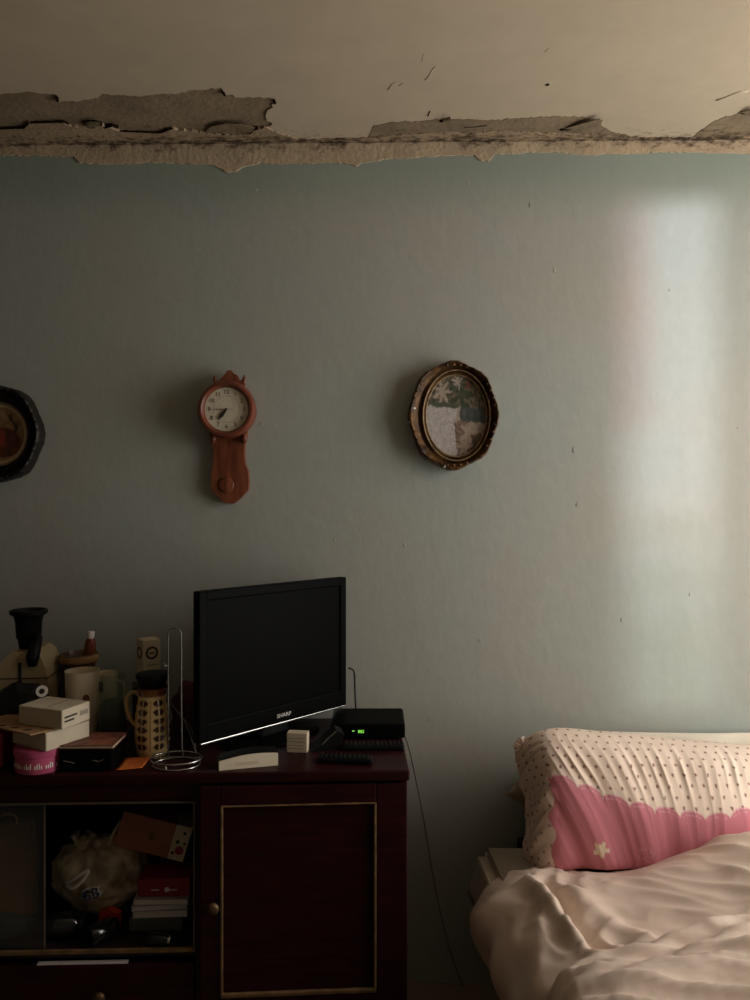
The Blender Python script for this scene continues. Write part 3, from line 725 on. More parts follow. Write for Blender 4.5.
# set top box, remotes and small boxes at the right end
def box_thing(name, label, cat, c, rz, sx, sy, sz, material, r=.003, group=None):
    t = thing(name, label, cat, c, rz, group=group)
    MB().rbox(-sx / 2, sx / 2, -sy / 2, sy / 2, 0, sz, r).build('body', material, t)
    return t
stb = thing('set_top_box', 'black set-top box with green digits at the right end of the cabinet', 'set-top box', T(368, 732, CZ), R(1))
stb.location = (P(368, 500, 2.60).x, 2.60, CZ + .004)
MB().rbox(-.125, .125, -.10, .10, 0, .048, .008).build('housing', 'blackgloss', stb)
MB().box(-.115, .115, -.1015, -.099, .006, .036).build('front_panel', 'blackgloss', stb)
M['led'] = mat('green_led', L(150, 255, 90), .5, emit=.8)
text_mesh('display_digits', '885', .0145, 'led', stb, Matrix.Translation((-.022, -.102, .024)) @ FRONT)
MB().box(-.052, -.044, -.1026, -.101, .025, .0275).build('display_dash', 'led', stb)
for k in range(4): MB().lathe([(.008, -.004), (.008, 0)], 10, ctr=((-.1, .1)[k % 2], (-.08, .08)[k // 2], 0)).build('foot', 'black', stb)
def remote(label, loc, rz, ln, wd=.045):
    t = thing('remote_control', label, 'remote', loc, rz, group='remote controls on the cabinet')
    MB().rbox(-ln / 2, ln / 2, -wd / 2, wd / 2, 0, .018, .006).build('body', 'black', t)
    M.setdefault('button', mat('dark_grey_rubber', L(34, 32, 31), .8, spec=.1))
    for i in range(int(ln / .014) - 1):
        for j in (-1, 0, 1):
            x = -ln / 2 + .014 + i * .014
            MB().rbox(x - .004, x + .004, j * .012 - .004, j * .012 + .004, .0175, .0215, .0015, 1).build('button', 'button', t)
    return t
q = T(373, 749, CZ); remote('black remote with rows of rubber buttons in front of the set-top box', (q.x, q.y, CZ), R(2), .20)
q = T(345, 762, CZ); remote('black remote lying nearest the cabinet front edge', (q.x, q.y, CZ), R(-4), .17)
gd = thing('black_gadget', 'small black wedge shaped device with a silver edge beside the white carton', 'device', T(326, 748, CZ), R(14))
MB().prism([(-.055, 0), (.04, 0), (.055, .05), (.03, .062), (-.02, .02)], -.03, .04).build('body', 'black', gd)
MB().tube([(-.018, -.0315, .022), (.005, -.0315, .043), (.028, -.0315, .062)], .0022, 6).build('silver_edge', 'chrome', gd)
wc = box_thing('small_carton', 'small white carton standing in front of the television', 'box', T(298, 751, CZ), R(-6), .066, .034, .062, 'white', .002)
M['greyprint'] = mat('grey_print', L(150, 138, 122), .8)
for z in (.012, .022, .034, .044): MB().box(-.028, .022, -.0177, -.0168, z, z + .0025).build('print_line', 'greyprint', wc)
a = T(219, 771, CZ); b = T(278, 765.5, CZ); m_ = (a + b) / 2; rz = math.atan2(b.y - a.y, b.x - a.x); ln = (b - a).length
wb = thing('white_device', 'long off-white plastic device with a dark curved top at the cabinet edge', 'device', (m_.x - .028 * math.sin(rz), m_.y + .030 * math.cos(rz), CZ), rz)
poly = [(-ln / 2, 0), (ln / 2, 0), (ln / 2, .036)] + [(ln / 2 - ln * k / 10, .036 - .010 * (k / 10) ** 2 + .006 * math.sin(math.pi * k / 10)) for k in range(1, 11)]
MB().prism(poly, -.028, .028).build('body', 'whiteplastic', wb)
MB().prism([(x, z - .0005) for x, z in poly[2:]] + [(x, z + .004) for x, z in poly[2:][::-1]], -.022, .028).build('dark_lid', 'black', wb)
MB().box(-ln * .22, ln * .16, -.0286, -.0279, .010, .020).build('embossed_print', mat('cream_print', L(208, 190, 160), .6), wb)

# ------------------------------------------------------------------ clutter on the left of the cabinet top
# pink tin
tin = thing('pink_tin', 'round pink tin with white lettering marks under the stacked boxes', 'tin', (T(29, 776, CZ).x, T(29, 776, CZ).y + .075, CZ))
MB().lathe([(.001, 0), (.070, 0), (.072, .003), (.072, .05)], 40).build('body', 'pink', tin, True, angle=40)
MB().lathe([(.0745, .048), (.0755, .050), (.0755, .068), (.073, .070), (.001, .070)], 40).build('lid', 'pink', tin, True, angle=40)
for k in range(26):
    a_ = R(-152 + 4.9 * k)
    if k % 5 == 4: continue
    mtx = Matrix.Rotation(a_, 4, 'Z')
    MB().box(.0715, .0726, -.0016, .0016, .016, .016 + random.choice((.010, .014, .016)), mtx).build('lettering_stroke', 'print_white', tin)
TZ = CZ + .070
# lower white carton (corner towards the viewer at px 46)
c = T(46, 752, TZ + .0005)
def corner_box(name, label, corner, z, lx, ly, h, rot, material):
    """corner = nearest vertical edge; lx runs to the right-back, ly to the left-back"""
    t = thing(name, label, 'box', (corner.x, corner.y, z), rot)
    MB().rbox(0, lx, 0, ly, 0, h, .002, 1).build('body', material, t)
    return t
lowbox = corner_box('white_carton', 'lower white carton resting on the pink tin', c, TZ + .0005, .15, .16, .054, R(60), 'white')
# cardboard sheet between the two cartons
z2 = TZ + .0005 + .054
cs = thing('cardboard_sheet', 'flat brown cardboard sheet sticking out left between the two white cartons', 'cardboard', (c.x, c.y, z2 + .0005), 0)
t0 = T(30, 736, z2); pts = [T(30, 736, z2), T(60, 729, z2), T(60, 716, z2), T(6, 716, z2), T(-22, 724, z2)]
MB().prism([(p.x - c.x, p.y - c.y) for p in pts], 0, .004, axis='z').build('sheet', 'card', cs)
for k in range(3):
    p = T(2 + k * 13, 727 + k * 2.2, z2)
    MB().box(p.x - c.x - .012, p.x - c.x + .010, p.y - c.y - .006, p.y - c.y + .006, .004, .0044).build('printed_patch', 'ink', cs)
c2 = T(62, 730, z2 + .005)
up = corner_box('white_carton', 'upper white carton with two dark printed lines on its side', c2, z2 + .005, .114, .166, .056, R(70), 'white')
for k, (z, x0, x1) in enumerate(((.030, .010, .060), (.018, .010, .048))):
    MB().box(x0, x1, -.0008, .0004, z, z + .005).build('print_line', 'ink', up)
MB().box(.072, .106, -.0008, .0004, .022, .036).build('print_patch', 'greyprint', up)
MB().box(.02, .10, .07, .072, .0559, .0563).build('flap_seam', 'ink', up)
# dark red box at the frame edge
box_thing('red_box', 'dark red box half hidden at the left beside the pink tin', 'box', (P(-8, 760, 2.30).x, 2.30 - .02, CZ), R(6), .11, .12, .10, 'red')
# black case with two clasps, and a book on it
bcp = T(82, 772, CZ)
bc = thing('black_case', 'black lidded case with two bright clasps beside the pink tin', 'case', (bcp.x + .004, bcp.y + .062, CZ), R(4))
MB().rbox(-.075, .078, -.06, .065, 0, .066, .004).build('body', 'blackgloss', bc)
for x in (-.048, .036):
    MB().tube([(x - .014, -.0615, .034), (x + .004, -.0625, .030), (x + .018, -.0615, .036 if x > 0 else .026)], .0022, 6).build('clasp', 'chrome', bc)
M['cover'] = mat('patterned_book_cover', L(150, 92, 66), .6, col2=L(92, 44, 36), vscale=28)
bk = thing('book', 'thin book with reddish patterned cover lying on the black case', 'book', (bcp.x + .006, bcp.y + .064, CZ + .0665), R(2))
MB().box(-.076, .080, -.058, .066, .0015, .008).build('pages', 'white', bk)
MB().box(-.078, .083, -.060, .068, .008, .010).build('cover', 'cover', bk)
MB().box(-.078, .083, -.060, .068, .0, .0015).build('cover', 'cover', bk)
# white tumbler
tp = P(82, 735, 2.46)
tb = thing('white_tumbler', 'tall white tumbler with a small brown emblem behind the cartons', 'tumbler', (tp.x, tp.y, CZ), 0)
prof = [(.001, 0), (.044, 0), (.046, .004), (.0495, .12), (.053, .238), (.054, .242), (.0515, .242), (.0505, .235), (.047, .12), (.043, .012), (.001, .010)]
MB().lathe(prof, 36, cap=False).build('cup', 'whiteplastic', tb, True, angle=50)
ea = R(-54)
mtx = Matrix.Rotation(ea, 4, 'Z') @ Matrix.Translation((.0502, 0, .158)) @ Matrix.Rotation(R(90), 4, 'Y')
M['brown'] = mat('brown_emblem', L(110, 70, 40), .7)
MB().lathe([(.001, 0), (1, 0), (1, .001), (.001, .001)], 20, sx=.015, sy=.011, mtx=mtx).build('emblem', 'brown', tb)
# juicer: cream housing, black chute with flared rim
jp = P(30, 690, 2.565)
jc = thing('juicer', 'cream juicer with a tall black flared feed chute on top', 'juicer', (jp.x, jp.y, CZ), R(6))
jb = MB(); sec = [(-.085, .0), (-.088, .03), (-.086, .20), (-.076, .24), (-.055, .275), (-.03, .295), (.04, .295), (.06, .28), (.076, .24), (.084, .20), (.086, .03), (.083, 0)]
jb.prism(sec, -.075, .085).build('housing', 'cream', jc)
MB().rbox(-.012, .0, -.0765, -.074, .01, .26, .001).build('seam', 'ink', jc)
MB().rbox(-.088, .086, -.0765, .086, .205, .2095, .001).build('seam_band', 'brass', jc)
MB().lathe([(.030, .295), (.034, .325), (.040, .332), (.043, .385), (.048, .405), (.060, .412), (.061, .424), (.055, .426), (.044, .41), (.038, .39), (.036, .35)], 32, ctr=(-.004, 0, 0)).build('feed_chute', 'black', jc, True, angle=50)
MB().tube([(.034, -.03, .335), (.038, -.06, .310), (.038, -.083, .275), (.038, -.085, .250)], [.018, .02, .021, .014], 14).build('spout', 'black', jc, True)
# crock with a bottle in it
kp = P(79, 690, 2.63)
ck = thing('crock', 'brown banded crock behind the white tumbler', 'crock', (kp.x, kp.y, CZ))
M['crock'] = mat('brown_glazed_clay', L(96, 70, 46), .4, var=.3, vscale=20)
MB().lathe([(.001, 0), (.048, 0), (.060, .03), (.064, .12), (.056, .20), (.054, .225), (.062, .232), (.064, .262), (.058, .264), (.054, .255), (.050, .22), (.056, .12), (.045, .02), (.001, .015)], 36, cap=False).build('pot', 'crock', ck, True, angle=50)
MB().lathe([(.0645, .236), (.0655, .238), (.0655, .258), (.0645, .260)], 36, cap=False).build('rim_band', 'card', ck, True)
bt = thing('small_bottle', 'small red-brown bottle with white cap sticking out of the crock', 'bottle', (kp.x + .020, kp.y, CZ + .016), rot=(R(0), R(4), 0))
M['amber'] = mat('red_brown_plastic', L(120, 52, 30), .35, var=.2)
MB().lathe([(.001, 0), (.019, 0), (.020, .01), (.020, .26), (.018, .285), (.013, .30)], 20).build('bottle_body', 'amber', bt, True, angle=50)
MB().lathe([(.0095, .30), (.0125, .302), (.0125, .322), (.011, .324), (.001, .324)], 16).build('cap', 'print_white', bt, True, angle=50)
# black pouch with white tape ring
pp = P(22, 700, 2.42)
pc = thing('black_pouch', 'soft black pouch with shiny highlights behind the upper carton', 'pouch', (pp.x, pp.y, CZ))
bmx = bmesh.new(); bmesh.ops.create_uvsphere(bmx, u_segments=32, v_segments=18, radius=1)
for v in bmx.verts:
    d_ = 1 + .12 * vnoise(v.co.x * 2.2, v.co.y * 2.2, v.co.z * 2.2)
    v.co = Vector((v.co.x * .10 * d_, v.co.y * .045 * d_, .105 + .105 * math.copysign(abs(v.co.z) ** .7, v.co.z) * d_)); v.co.z = max(0, v.co.z)
MB().bm(bmx).build('body', mat('black_vinyl', L(20, 19, 20), .25, bump=.3, bscale=25), pc, True)
MB().tube([(.03, -.052, .15), (.05, -.055, .162), (.075, -.052, .158), (.095, -.045, .15)], .004, 6).build('zip_tab', 'chrome', pc, True)
tr2 = thing('tape_roll', 'small white roll of tape resting on the black pouch', 'tape', P(42, 691, 2.37), rot=(R(80), R(10), R(15)))
tr2.location.z = CZ + .196; tr2.scale = (.72, .72, .72)
MB().lathe([(.012, -.008), (.024, -.008), (.025, 0), (.024, .008), (.012, .008), (.011, 0), (.012, -.008)], 24, cap=False).build('roll', 'print_white', tr2, True, angle=40)
MB().lathe([(.001, -.009), (.0115, -.009), (.0115, .009), (.001, .009)], 16).build('core', 'ink', tr2)
# glass jar with green content, white mug behind it
gj = P(113, 745, 2.44)
jar = thing('glass_jar', 'tall clear glass jar with greenish content left of the jug', 'jar', (gj.x, gj.y, CZ))
MB().lathe([(.001, 0), (.040, 0), (.042, .005), (.042, .20), (.036, .225), (.036, .235)], 28, cap=False).build('glass', glassmat('jar_glass', tint=(.82, .87, .84), haze=.12, hazecol=L(140, 150, 140)), jar, True, angle=50)
MB().lathe([(.001, .006), (.037, .006), (.038, .12), (.03, .150), (.001, .155)], 24, cap=False).build('content', mat('green_grey_content', L(70, 84, 70), .6, var=.5, vscale=30, bump=.4, bscale=30), jar, True)
mgp = P(106, 700, 2.58)
mug = thing('white_mug', 'white mug with a black square mark behind the glass jar', 'mug', (mgp.x, mgp.y, CZ))
MB().lathe([(.001, 0), (.036, 0), (.038, .004), (.038, .205), (.036, .208), (.034, .204), (.034, .01), (.001, .008)], 28, cap=False).build('cup', 'whiteplastic', mug, True, angle=50)
MB().box(-.022, .004, -.0395, -.034, .15, .185).build('square_mark', 'ink', mug)
MB().tube([(.036, 0, .18), (.06, 0, .175), (.066, 0, .14), (.058, 0, .10), (.036, 0, .09)], .005, 8).build('handle', 'whiteplastic', mug, True)
# ceramic jug with brown leaf pattern and black stopper
gp_ = P(149, 757, 2.335)
jug = thing('ceramic_jug', 'cream ceramic jug with brown leaf pattern and loop handle', 'jug', (gp_.x, gp_.y + .035, CZ), R(-20))
M['ceramic'] = vmat('painted_ceramic', .25, spec=.5)
jug.scale = (.95, .95, .95)
prof = [(.044, 0), (.050, .004), (.056, .04), (.0575, .08), (.055, .13), (.049, .17), (.044, .195), (.046, .212), (.050, .222)]
nn = 96; fine = catmull([(a, 0, b) for a, b in prof], 10)
vs = []; cols = []; fs = []
for r_, _, z_ in fine:
    for k in range(nn):
        an = 2 * math.pi * k / nn
        vs.append((r_ * math.cos(an), r_ * math.sin(an), z_))
        col = L(206, 176, 120)
        q1 = ((an / (2 * math.pi) * 6) % 1) - .5; band = (z_ - .02) / .028; fz = (band % 1) - .5
        if .02 < z_ < .185:
            if abs(q1) < .34 and (q1 * 2.6) ** 2 + (fz * 2.3 - .6 * abs(q1)) ** 2 < .75 and abs(q1) > .05: col = L(62, 36, 24)
            if abs(q1) > .46: col = L(150, 110, 60)
        if z_ > .195: col = L(120, 78, 40)
        cols.append(col + (1,))
NR = len(fine)
for i in range(NR - 1):
    for k in range(nn):
        k2 = (k + 1) % nn; fs.append((i * nn + k, i * nn + k2, (i + 1) * nn + k2, (i + 1) * nn + k))
fs.append(tuple(range(nn))[::-1])
MB().add(vs, fs).build('body', 'ceramic', jug, True, cols)
M['tan'] = mat('tan_glaze', L(196, 166, 116), .3)
MB().tube([tuple(x) for x in catmull([(-.046, .0, .185), (-.066, -.012, .200), (-.086, -.02, .185), (-.090, -.02, .15), (-.076, -.014, .105), (-.054, 0, .075)], 6)], .0065, 10).build('handle', 'tan', jug, True)
MB().lathe([(.001, .222), (.038, .222), (.042, .230), (.052, .252), (.055, .262), (.052, .267), (.03, .270), (.001, .271)], 32, cap=False).build('stopper', 'black', jug, True, angle=50)
# carton with round marks on a dark box behind the jug
sp_ = P(148, 700, 2.56)
db = box_thing('dark_box', 'dark brown box half hidden behind the ceramic jug', 'box', (sp_.x, sp_.y, CZ), R(20), .10, .08, .175, mat('dark_brown_card', L(50, 38, 32), .8))
lb = thing('lamp_carton', 'small white carton with two round printed marks above the jug', 'box', (P(143, 690, 2.53).x, P(143, 690, 2.53).y, CZ + .1752), R(40))
lb.location.x = P(143, 690, 2.53).x
MB().rbox(0, .062, 0, .058, 0, .150, .0015, 1).build('body', 'white', lb)
def ringmark(mtx, r=.02):
    MB().lathe([(r * .68, 0), (r, 0), (r, .0008), (r * .68, .0008), (r * .68, 0)], 24, mtx=mtx, cap=False).build('round_mark', 'ink', lb)
ringmark(Matrix.Translation((.031, -.0002, .105)) @ FRONT, .022)
MB().box(.022, .040, -.0010, 0, .102, .107).build('mark_bar', 'ink', lb)
ringmark(Matrix.Translation((-.0002, .03, .105)) @ Matrix.Rotation(R(-90), 4, 'Y'), .02)
MB().box(.012, .050, -.0010, 0, .062, .067).build('mark_line', 'greyprint', lb)
# wire stand: ring base and tall bent loop
wp = T(176, 764, CZ)
ws = thing('wire_stand', 'thin grey wire stand with tall bent loop and ring base left of the television', 'stand', (wp.x, wp.y, CZ))
MB().tube([(.078 * math.cos(a), .060 * math.sin(a), .018) for a in np.linspace(0, 2 * math.pi, 48, endpoint=False)], .0032, 8, closed=True).build('base_ring', 'chrome', ws, True)
MB().tube([(.070 * math.cos(a) + .004, .055 * math.sin(a) - .01, .0034) for a in np.linspace(0, 2 * math.pi, 48, endpoint=False)], .003, 8, closed=True).build('base_ring', 'chrome', ws, True)
for a in (.4, 2.5, 4.5): MB().tube([(.076 * math.cos(a), .058 * math.sin(a), .018), (.070 * math.cos(a) + .004, .055 * math.sin(a) - .01, .0034)], .0025, 6).build('strut', 'chrome', ws)
q = []
for k in range(13):
    a = math.pi * k / 12; q.append((-.004 - .020 * math.cos(a), .0, .390 + .022 * math.sin(a)))
MB().tube([(-.024, 0, .020)] + [(-.024, 0, .2)] + q + [(.016, 0, .2), (.018, .0, .05), (.02, .005, .02)], .0024, 8).build('tall_loop', 'wire', ws, True)
MB().tube([(-.024, 0, .30), (-.034, -.004, .297), (-.034, -.004, .306)], .002, 6).build('hook', 'wire', ws, True)
MB().tube([(-.078, 0, .018), (-.024, 0, .020), (.02, .005, .02), (.078, 0, .018)], .0024, 6).build('cross_wire', 'chrome', ws)
# dark pink pouch and loose cables behind the stand
dp = P(184, 740, 2.58)
pk = thing('pink_pouch', 'dark pink fabric pouch behind the wire stand', 'pouch', (dp.x + .01, dp.y, CZ), R(10))
bmx = bmesh.new(); bmesh.ops.create_uvsphere(bmx, u_segments=28, v_segments=16, radius=1)
for v in bmx.verts:
    d_ = 1 + .2 * vnoise(v.co.x * 2, v.co.y * 2 + 5, v.co.z * 2); v.co = Vector((v.co.x * .05 * d_, v.co.y * .04 * d_, max(0, .085 + .095 * v.co.z * d_)))
MB().bm(bmx).build('body', mat('dark_pink_fabric', L(92, 40, 54), .85, bump=.3, bscale=40), pk, True)
for k, (a, b_) in enumerate((((168, 700), (196, 752)), ((180, 715), (196, 748)))):
    p0 = P(a[0], a[1], 2.42); p1 = T(b_[0], b_[1], CZ + .004); pm = (p0 + p1) / 2 + Vector((.01, 0, .01))
    cbl = MB().tube([tuple(x) for x in catmull([tuple(p0), tuple(pm), tuple(p1)], 8)], .0022, 6).build('loose_cable', 'cord', None, True)
    tag(cbl, ('upper' if k == 0 else 'lower') + ' thin grey cable slanting behind the wire stand', 'cable')
# orange note
on = T(132, 765, CZ)
vs = []; fs = []
for i in range(9):
    for j in range(7):
        x = -.038 + .076 * i / 8; y = -.040 + .085 * j / 6
        vs.append((x + .006 * (j / 6), y, .0012 + .004 * (i / 8) ** 2 + .0055 * max(0, (j - 3) / 3) ** 2))
for i in range(8):
    for j in range(6): fs.append((i * 7 + j, i * 7 + 7 + j, i * 7 + 8 + j, i * 7 + j + 1))
o = MB().add(vs, fs).build('orange_note', 'orange', None, True); o.location = (on.x, on.y, CZ); o.rotation_euler = (0, 0, R(6))
md = o.modifiers.new('thickness', 'SOLIDIFY'); md.thickness = .001; md.offset = 1
tag(o, 'orange paper slip lying near the cabinet front edge', 'paper')

# ------------------------------------------------------------------ inside the open bay (world coordinates)
SZ = zo0 - .004 + .0005
def crumple(rx, ry, rz_, seed, amp=.14, seg=64, flat=True, sharp=1.6):
    bm_ = bmesh.new(); bmesh.ops.create_uvsphere(bm_, u_segments=seg, v_segments=seg // 2, radius=1)
    for v in bm_.verts:
        n1 = 1 - abs(vnoise(v.co.x * 1.5 + seed, v.co.y * 1.5, v.co.z * 1.5)) * 2
        n2 = 1 - abs(vnoise(v.co.x * 3.6 + seed, v.co.y * 3.6, v.co.z * 3.6 + 3)) * 2
        d_ = 1 + amp * (.6 * n1 + .4 * n2 - .5)
        v.co = Vector((v.co.x * rx * d_, v.co.y * ry * d_, rz_ + v.co.z * rz_ * d_))
        if flat: v.co.z = max(0, v.co.z)
    return bm_
# brown paper bag behind the glass
bgp = P(6, 870, 2.42)
bb_ = thing('brown_bag', 'folded brown paper bag behind the glass pane in the cabinet', 'bag', (bgp.x, bgp.y, SZ), R(24))
bgm = MB(); secs = [(0, .095, .06), (.12, .098, .058), (.20, .092, .045), (.255, .088, .022), (.285, .084, .010)]
vs = []; fs = []; n = 24
for z, hx, hy in secs:
    for k in range(n):
        a = 2 * math.pi * k / n; ca, sa = math.cos(a), math.sin(a)
        x = hx * math.copysign(abs(ca) ** .35, ca); y = hy * math.copysign(abs(sa) ** .35, sa)
        vs.append((x + .006 * vnoise(k * .9, z * 30), y + .008 * vnoise(k * .7, z * 25, 4), z + .004 * vnoise(k * .8, 2)))
for i in range(len(secs) - 1):
    for k in range(n):
        k2 = (k + 1) % n; fs.append((i * n + k, i * n + k2, (i + 1) * n + k2, (i + 1) * n + k))
fs += [tuple(range(n))[::-1], tuple((len(secs) - 1) * n + k for k in range(n))]
bgm.add(vs, fs).build('body', mat('brown_paper', L(150, 106, 70), .8, var=.35, vscale=8, bump=.3, bscale=18), bb_)
MB().tube([tuple(x) for x in catmull([(-.03, -.012, .28), (-.028, -.02, .31), (.0, -.022, .322), (.03, -.02, .31), (.032, -.012, .28)], 6)], .004, 8).build('handle', 'card', bb_, True)
# clear plastic bag full of odds and ends
M['plasticbag'] = mat('milky_plastic_bag', L(232, 214, 184), .25, col2=L(130, 114, 94), vscale=11, bump=1.0, bscale=13, spec=.7)
pb = P(100, 880, 2.43)
pg = thing('plastic_bag', 'knotted milky plastic bag stuffed full inside the cabinet bay', 'bag', (pb.x, pb.y, SZ))
MB().bm(crumple(.150, .09, .124, 3.3, .15, 110)).build('body', 'plasticbag', pg, True)
kn = MB()
for k in range(5):
    a = k * 1.26; kn.tube([tuple(x) for x in catmull([(-.04, -.02, .215), (-.045 + .02 * math.cos(a), -.03 + .01 * math.sin(a), .245), (-.04 + .035 * math.cos(a), -.03 + .02 * math.sin(a), .262)], 4)], [.014] * 4 + [.010] * 4 + [.012], 8)
kn.build('knot', 'plasticbag', pg, True)
MB().tube([tuple(x) for x in catmull([(.035, -.03, .20), (.05, -.035, .25), (.075, -.03, .295), (.088, -.03, .30), (.082, -.03, .26), (.06, -.02, .21)], 6)], .006, 8).build('handle_loop', 'plasticbag', pg, True)
M['blueprint'] = mat('blue_print', L(48, 56, 96), .6)
text_mesh('printed_mark', 'GB', .050, 'print_white', pg, Matrix.Translation((.016, -.100, .108)) @ Matrix.Rotation(R(-16), 4, 'Y') @ Matrix.Rotation(R(-8), 4, 'X') @ FRONT, .012)
text_mesh('printed_mark', 'GB', .044, 'blueprint', pg, Matrix.Translation((.014, -.106, .107)) @ Matrix.Rotation(R(-16), 4, 'Y') @ Matrix.Rotation(R(-8), 4, 'X') @ FRONT, .008)
MB().tube([tuple(x) for x in catmull([(a_, b_ + .012, c_ + .042) for a_, b_, c_ in ((-.075, -.09, .085), (-.055, -.108, .10), (-.02, -.118, .125), (.005, -.118, .138), (-.012, -.12, .108), (-.045, -.115, .082), (-.072, -.095, .078))], 6)], .0055, 8).build('white_strap', 'print_white', pg, True)
oc = thing('orange_packet', 'small orange-red packet below the plastic bag', 'packet', (pb.x + .068, pb.y - .098, SZ), rot=(0, 0, R(-14)))
pk_ = MB(); pk_.prism([(-.035, 0), (.03, 0), (.036, .052), (.0, .062), (-.03, .050)], -.01, .012).build('body', mat('orange_red_foil', L(200, 62, 36), .35, bump=.3, bscale=30), oc)
# white books and a red box on them, at the right of the bay
bx = P(161, 905, 2.36)
gb = box_thing('grey_box', 'dull grey-green box at the bottom of the cabinet bay', 'box', (bx.x - .004, bx.y + .02, SZ), R(2), .165, .14, .040, mat('grey_green_card', L(92, 98, 86), .8, var=.2), .003)
zz = SZ + .0405
for k, (th, dx, rz) in enumerate(((.022, .012, 4), (.016, .006, 7), (.018, .016, 2))):
    b_ = thing('white_book', ('lowest', 'middle', 'topmost')[k] + ' pale book of the stack under the red box', 'book', (bx.x - .005 + dx, bx.y + .015, zz), R(rz), group='pale books in the cabinet')
    MB().box(-.082, .082, -.062, .062, .0015, th - .0015).build('pages', 'print_white', b_)
    for z in (0, th - .0015): MB().box(-.084, .084, -.064, .064, z, z + .0015).build('cover', mat('pale_lilac_cover', L(176, 168, 178), .6) if 'lil' not in M else M['lil'], b_)
    zz += th + .0005
rbx = thing('red_box', 'red box with a small white disc mark on the pale books', 'box', (bx.x + .012, bx.y + .02, zz), R(3))
MB().rbox(-.075, .085, -.055, .055, 0, .055, .002, 1).build('body', 'red', rbx)
MB().lathe([(.001, 0), (.008, 0), (.008, .0006), (.001, .0006)], 18, mtx=Matrix.Translation((.014, -.0549, .022)) @ FRONT).build('disc_mark', 'print_white', rbx)
for x in (-.022, .034): MB().box(x - .012, x + .012, -.0556, -.0549, .020, .023).build('print_dash', 'print_white', rbx)
zz += .0555
# tilted pink-red carton leaning above, with dotted end
M['dusky'] = mat('dusky_red_card', L(158, 98, 84), .6, var=.2, vscale=12)
tc_ = P(156, 829, 2.40)
tcn = thing('tilted_carton', 'dusky red carton tilted across the top right of the cabinet bay', 'box', tuple(tc_), rot=(R(0), R(17), R(8)))
MB().rbox(-.11, .060, -.05, .05, -.058, .052, .003).build('body', 'dusky', tcn)
en = MB().rbox(.060, .112, -.0505, .0505, -.0585, .0525, .003).build('dotted_end', 'white', tcn)
for (x, z, r_) in ((.078, .0, .006), (.092, .03, .005), (.090, -.025, .014), (.072, -.036, .005), (.100, -.002, .004)):
    MB().lathe([(.0005, 0), (r_, 0), (r_, .0006), (.0005, .0006)], 16, mtx=Matrix.Translation((x, -.0504, z)) @ FRONT).build('printed_dot', 'red' if r_ > .01 else 'ink', en)
MB().rbox(-.012, .008, -.0508, -.0499, -.014, .008, .0003, 1).build('emblem', 'gold', tcn)
# dark bottles lying at the front of the bay
M['darkglass'] = mat('dark_bottle_glass', L(20, 22, 22), .12, spec=.6)
def jar_lying(label, px, py, d, ln, r_, rz, capm, cat='jar', name='dark_jar'):
    p = P(px, py, d); t = thing(name, label, cat, (p.x, p.y, SZ + r_ + .0005), rz)
    mtx = Matrix.Rotation(R(90), 4, 'Y')
    MB().lathe([(.001, -ln / 2), (r_ * .92, -ln / 2), (r_, -ln / 2 + .006), (r_, ln * .28), (r_ * .7, ln * .38)], 24, mtx=mtx).build('body', 'darkglass', t, True, angle=50)
    MB().lathe([(r_ * .7, ln * .38), (r_ * .74, ln * .385), (r_ * .74, ln * .49), (r_ * .70, ln * .5), (.001, ln * .5)], 24, mtx=mtx).build('lid', capm, t, True, angle=50)
    return t
jar_lying('dark glass jar lying in the middle of the bay with a black lid', 62, 925, 2.28, .13, .036, R(8), 'black')
jar_lying('dark jar lying at the front right with a bright metal lid', 160, 940, 2.235, .07, .018, R(-6), 'chrome')
jar_lying('black jar with two shiny ridges near the middle of the bay', 103, 932, 2.26, .09, .030, R(50), 'blackgloss')
tl_ = P(12, 925, 2.33)
tcl = thing('dark_cloth', 'dark grey-green cloth bundle low behind the cabinet glass', 'cloth', (tl_.x, tl_.y - .04, SZ))
MB().bm(crumple(.10, .04, .03, 9.1, .35, 40)).build('bundle', mat('dark_green_cloth', L(58, 66, 60), .9, var=.3, bump=.4, bscale=30), tcl, True)

# ------------------------------------------------------------------ cords
# black television lead, grey cord hanging from the cabinet end to the floor
p = [P(349, 668, 2.72), P(354, 672, 2.74), P(355, 690, 2.74), P(356, 712, 2.72)]
tag(MB().tube([tuple(x) for x in catmull([tuple(v) for v in p], 6)], .0035, 8).build('television_lead', 'blackcord', None, True), 'black lead looping down behind the right edge of the television', 'cable')
pp_ = [(405, 735, 2.55), (412, 760, 2.70), (424, 820, 2.76), (434, 880, 2.77), (446, 935, 2.78), (456, 968, 2.78)]
p = [P(*q) for q in pp_]; p += [Vector((p[-1].x + .025, D - .02, FZ + .004))]
p = [Vector((v.x, min(v.y, D - .006), v.z)) for v in p]
tag(MB().tube([tuple(x) for x in catmull([tuple(v) for v in p], 8)], .0032, 8).build('hanging_cord', 'cord', None, True), 'thin grey cord slanting down the wall between cabinet and bed', 'cable')

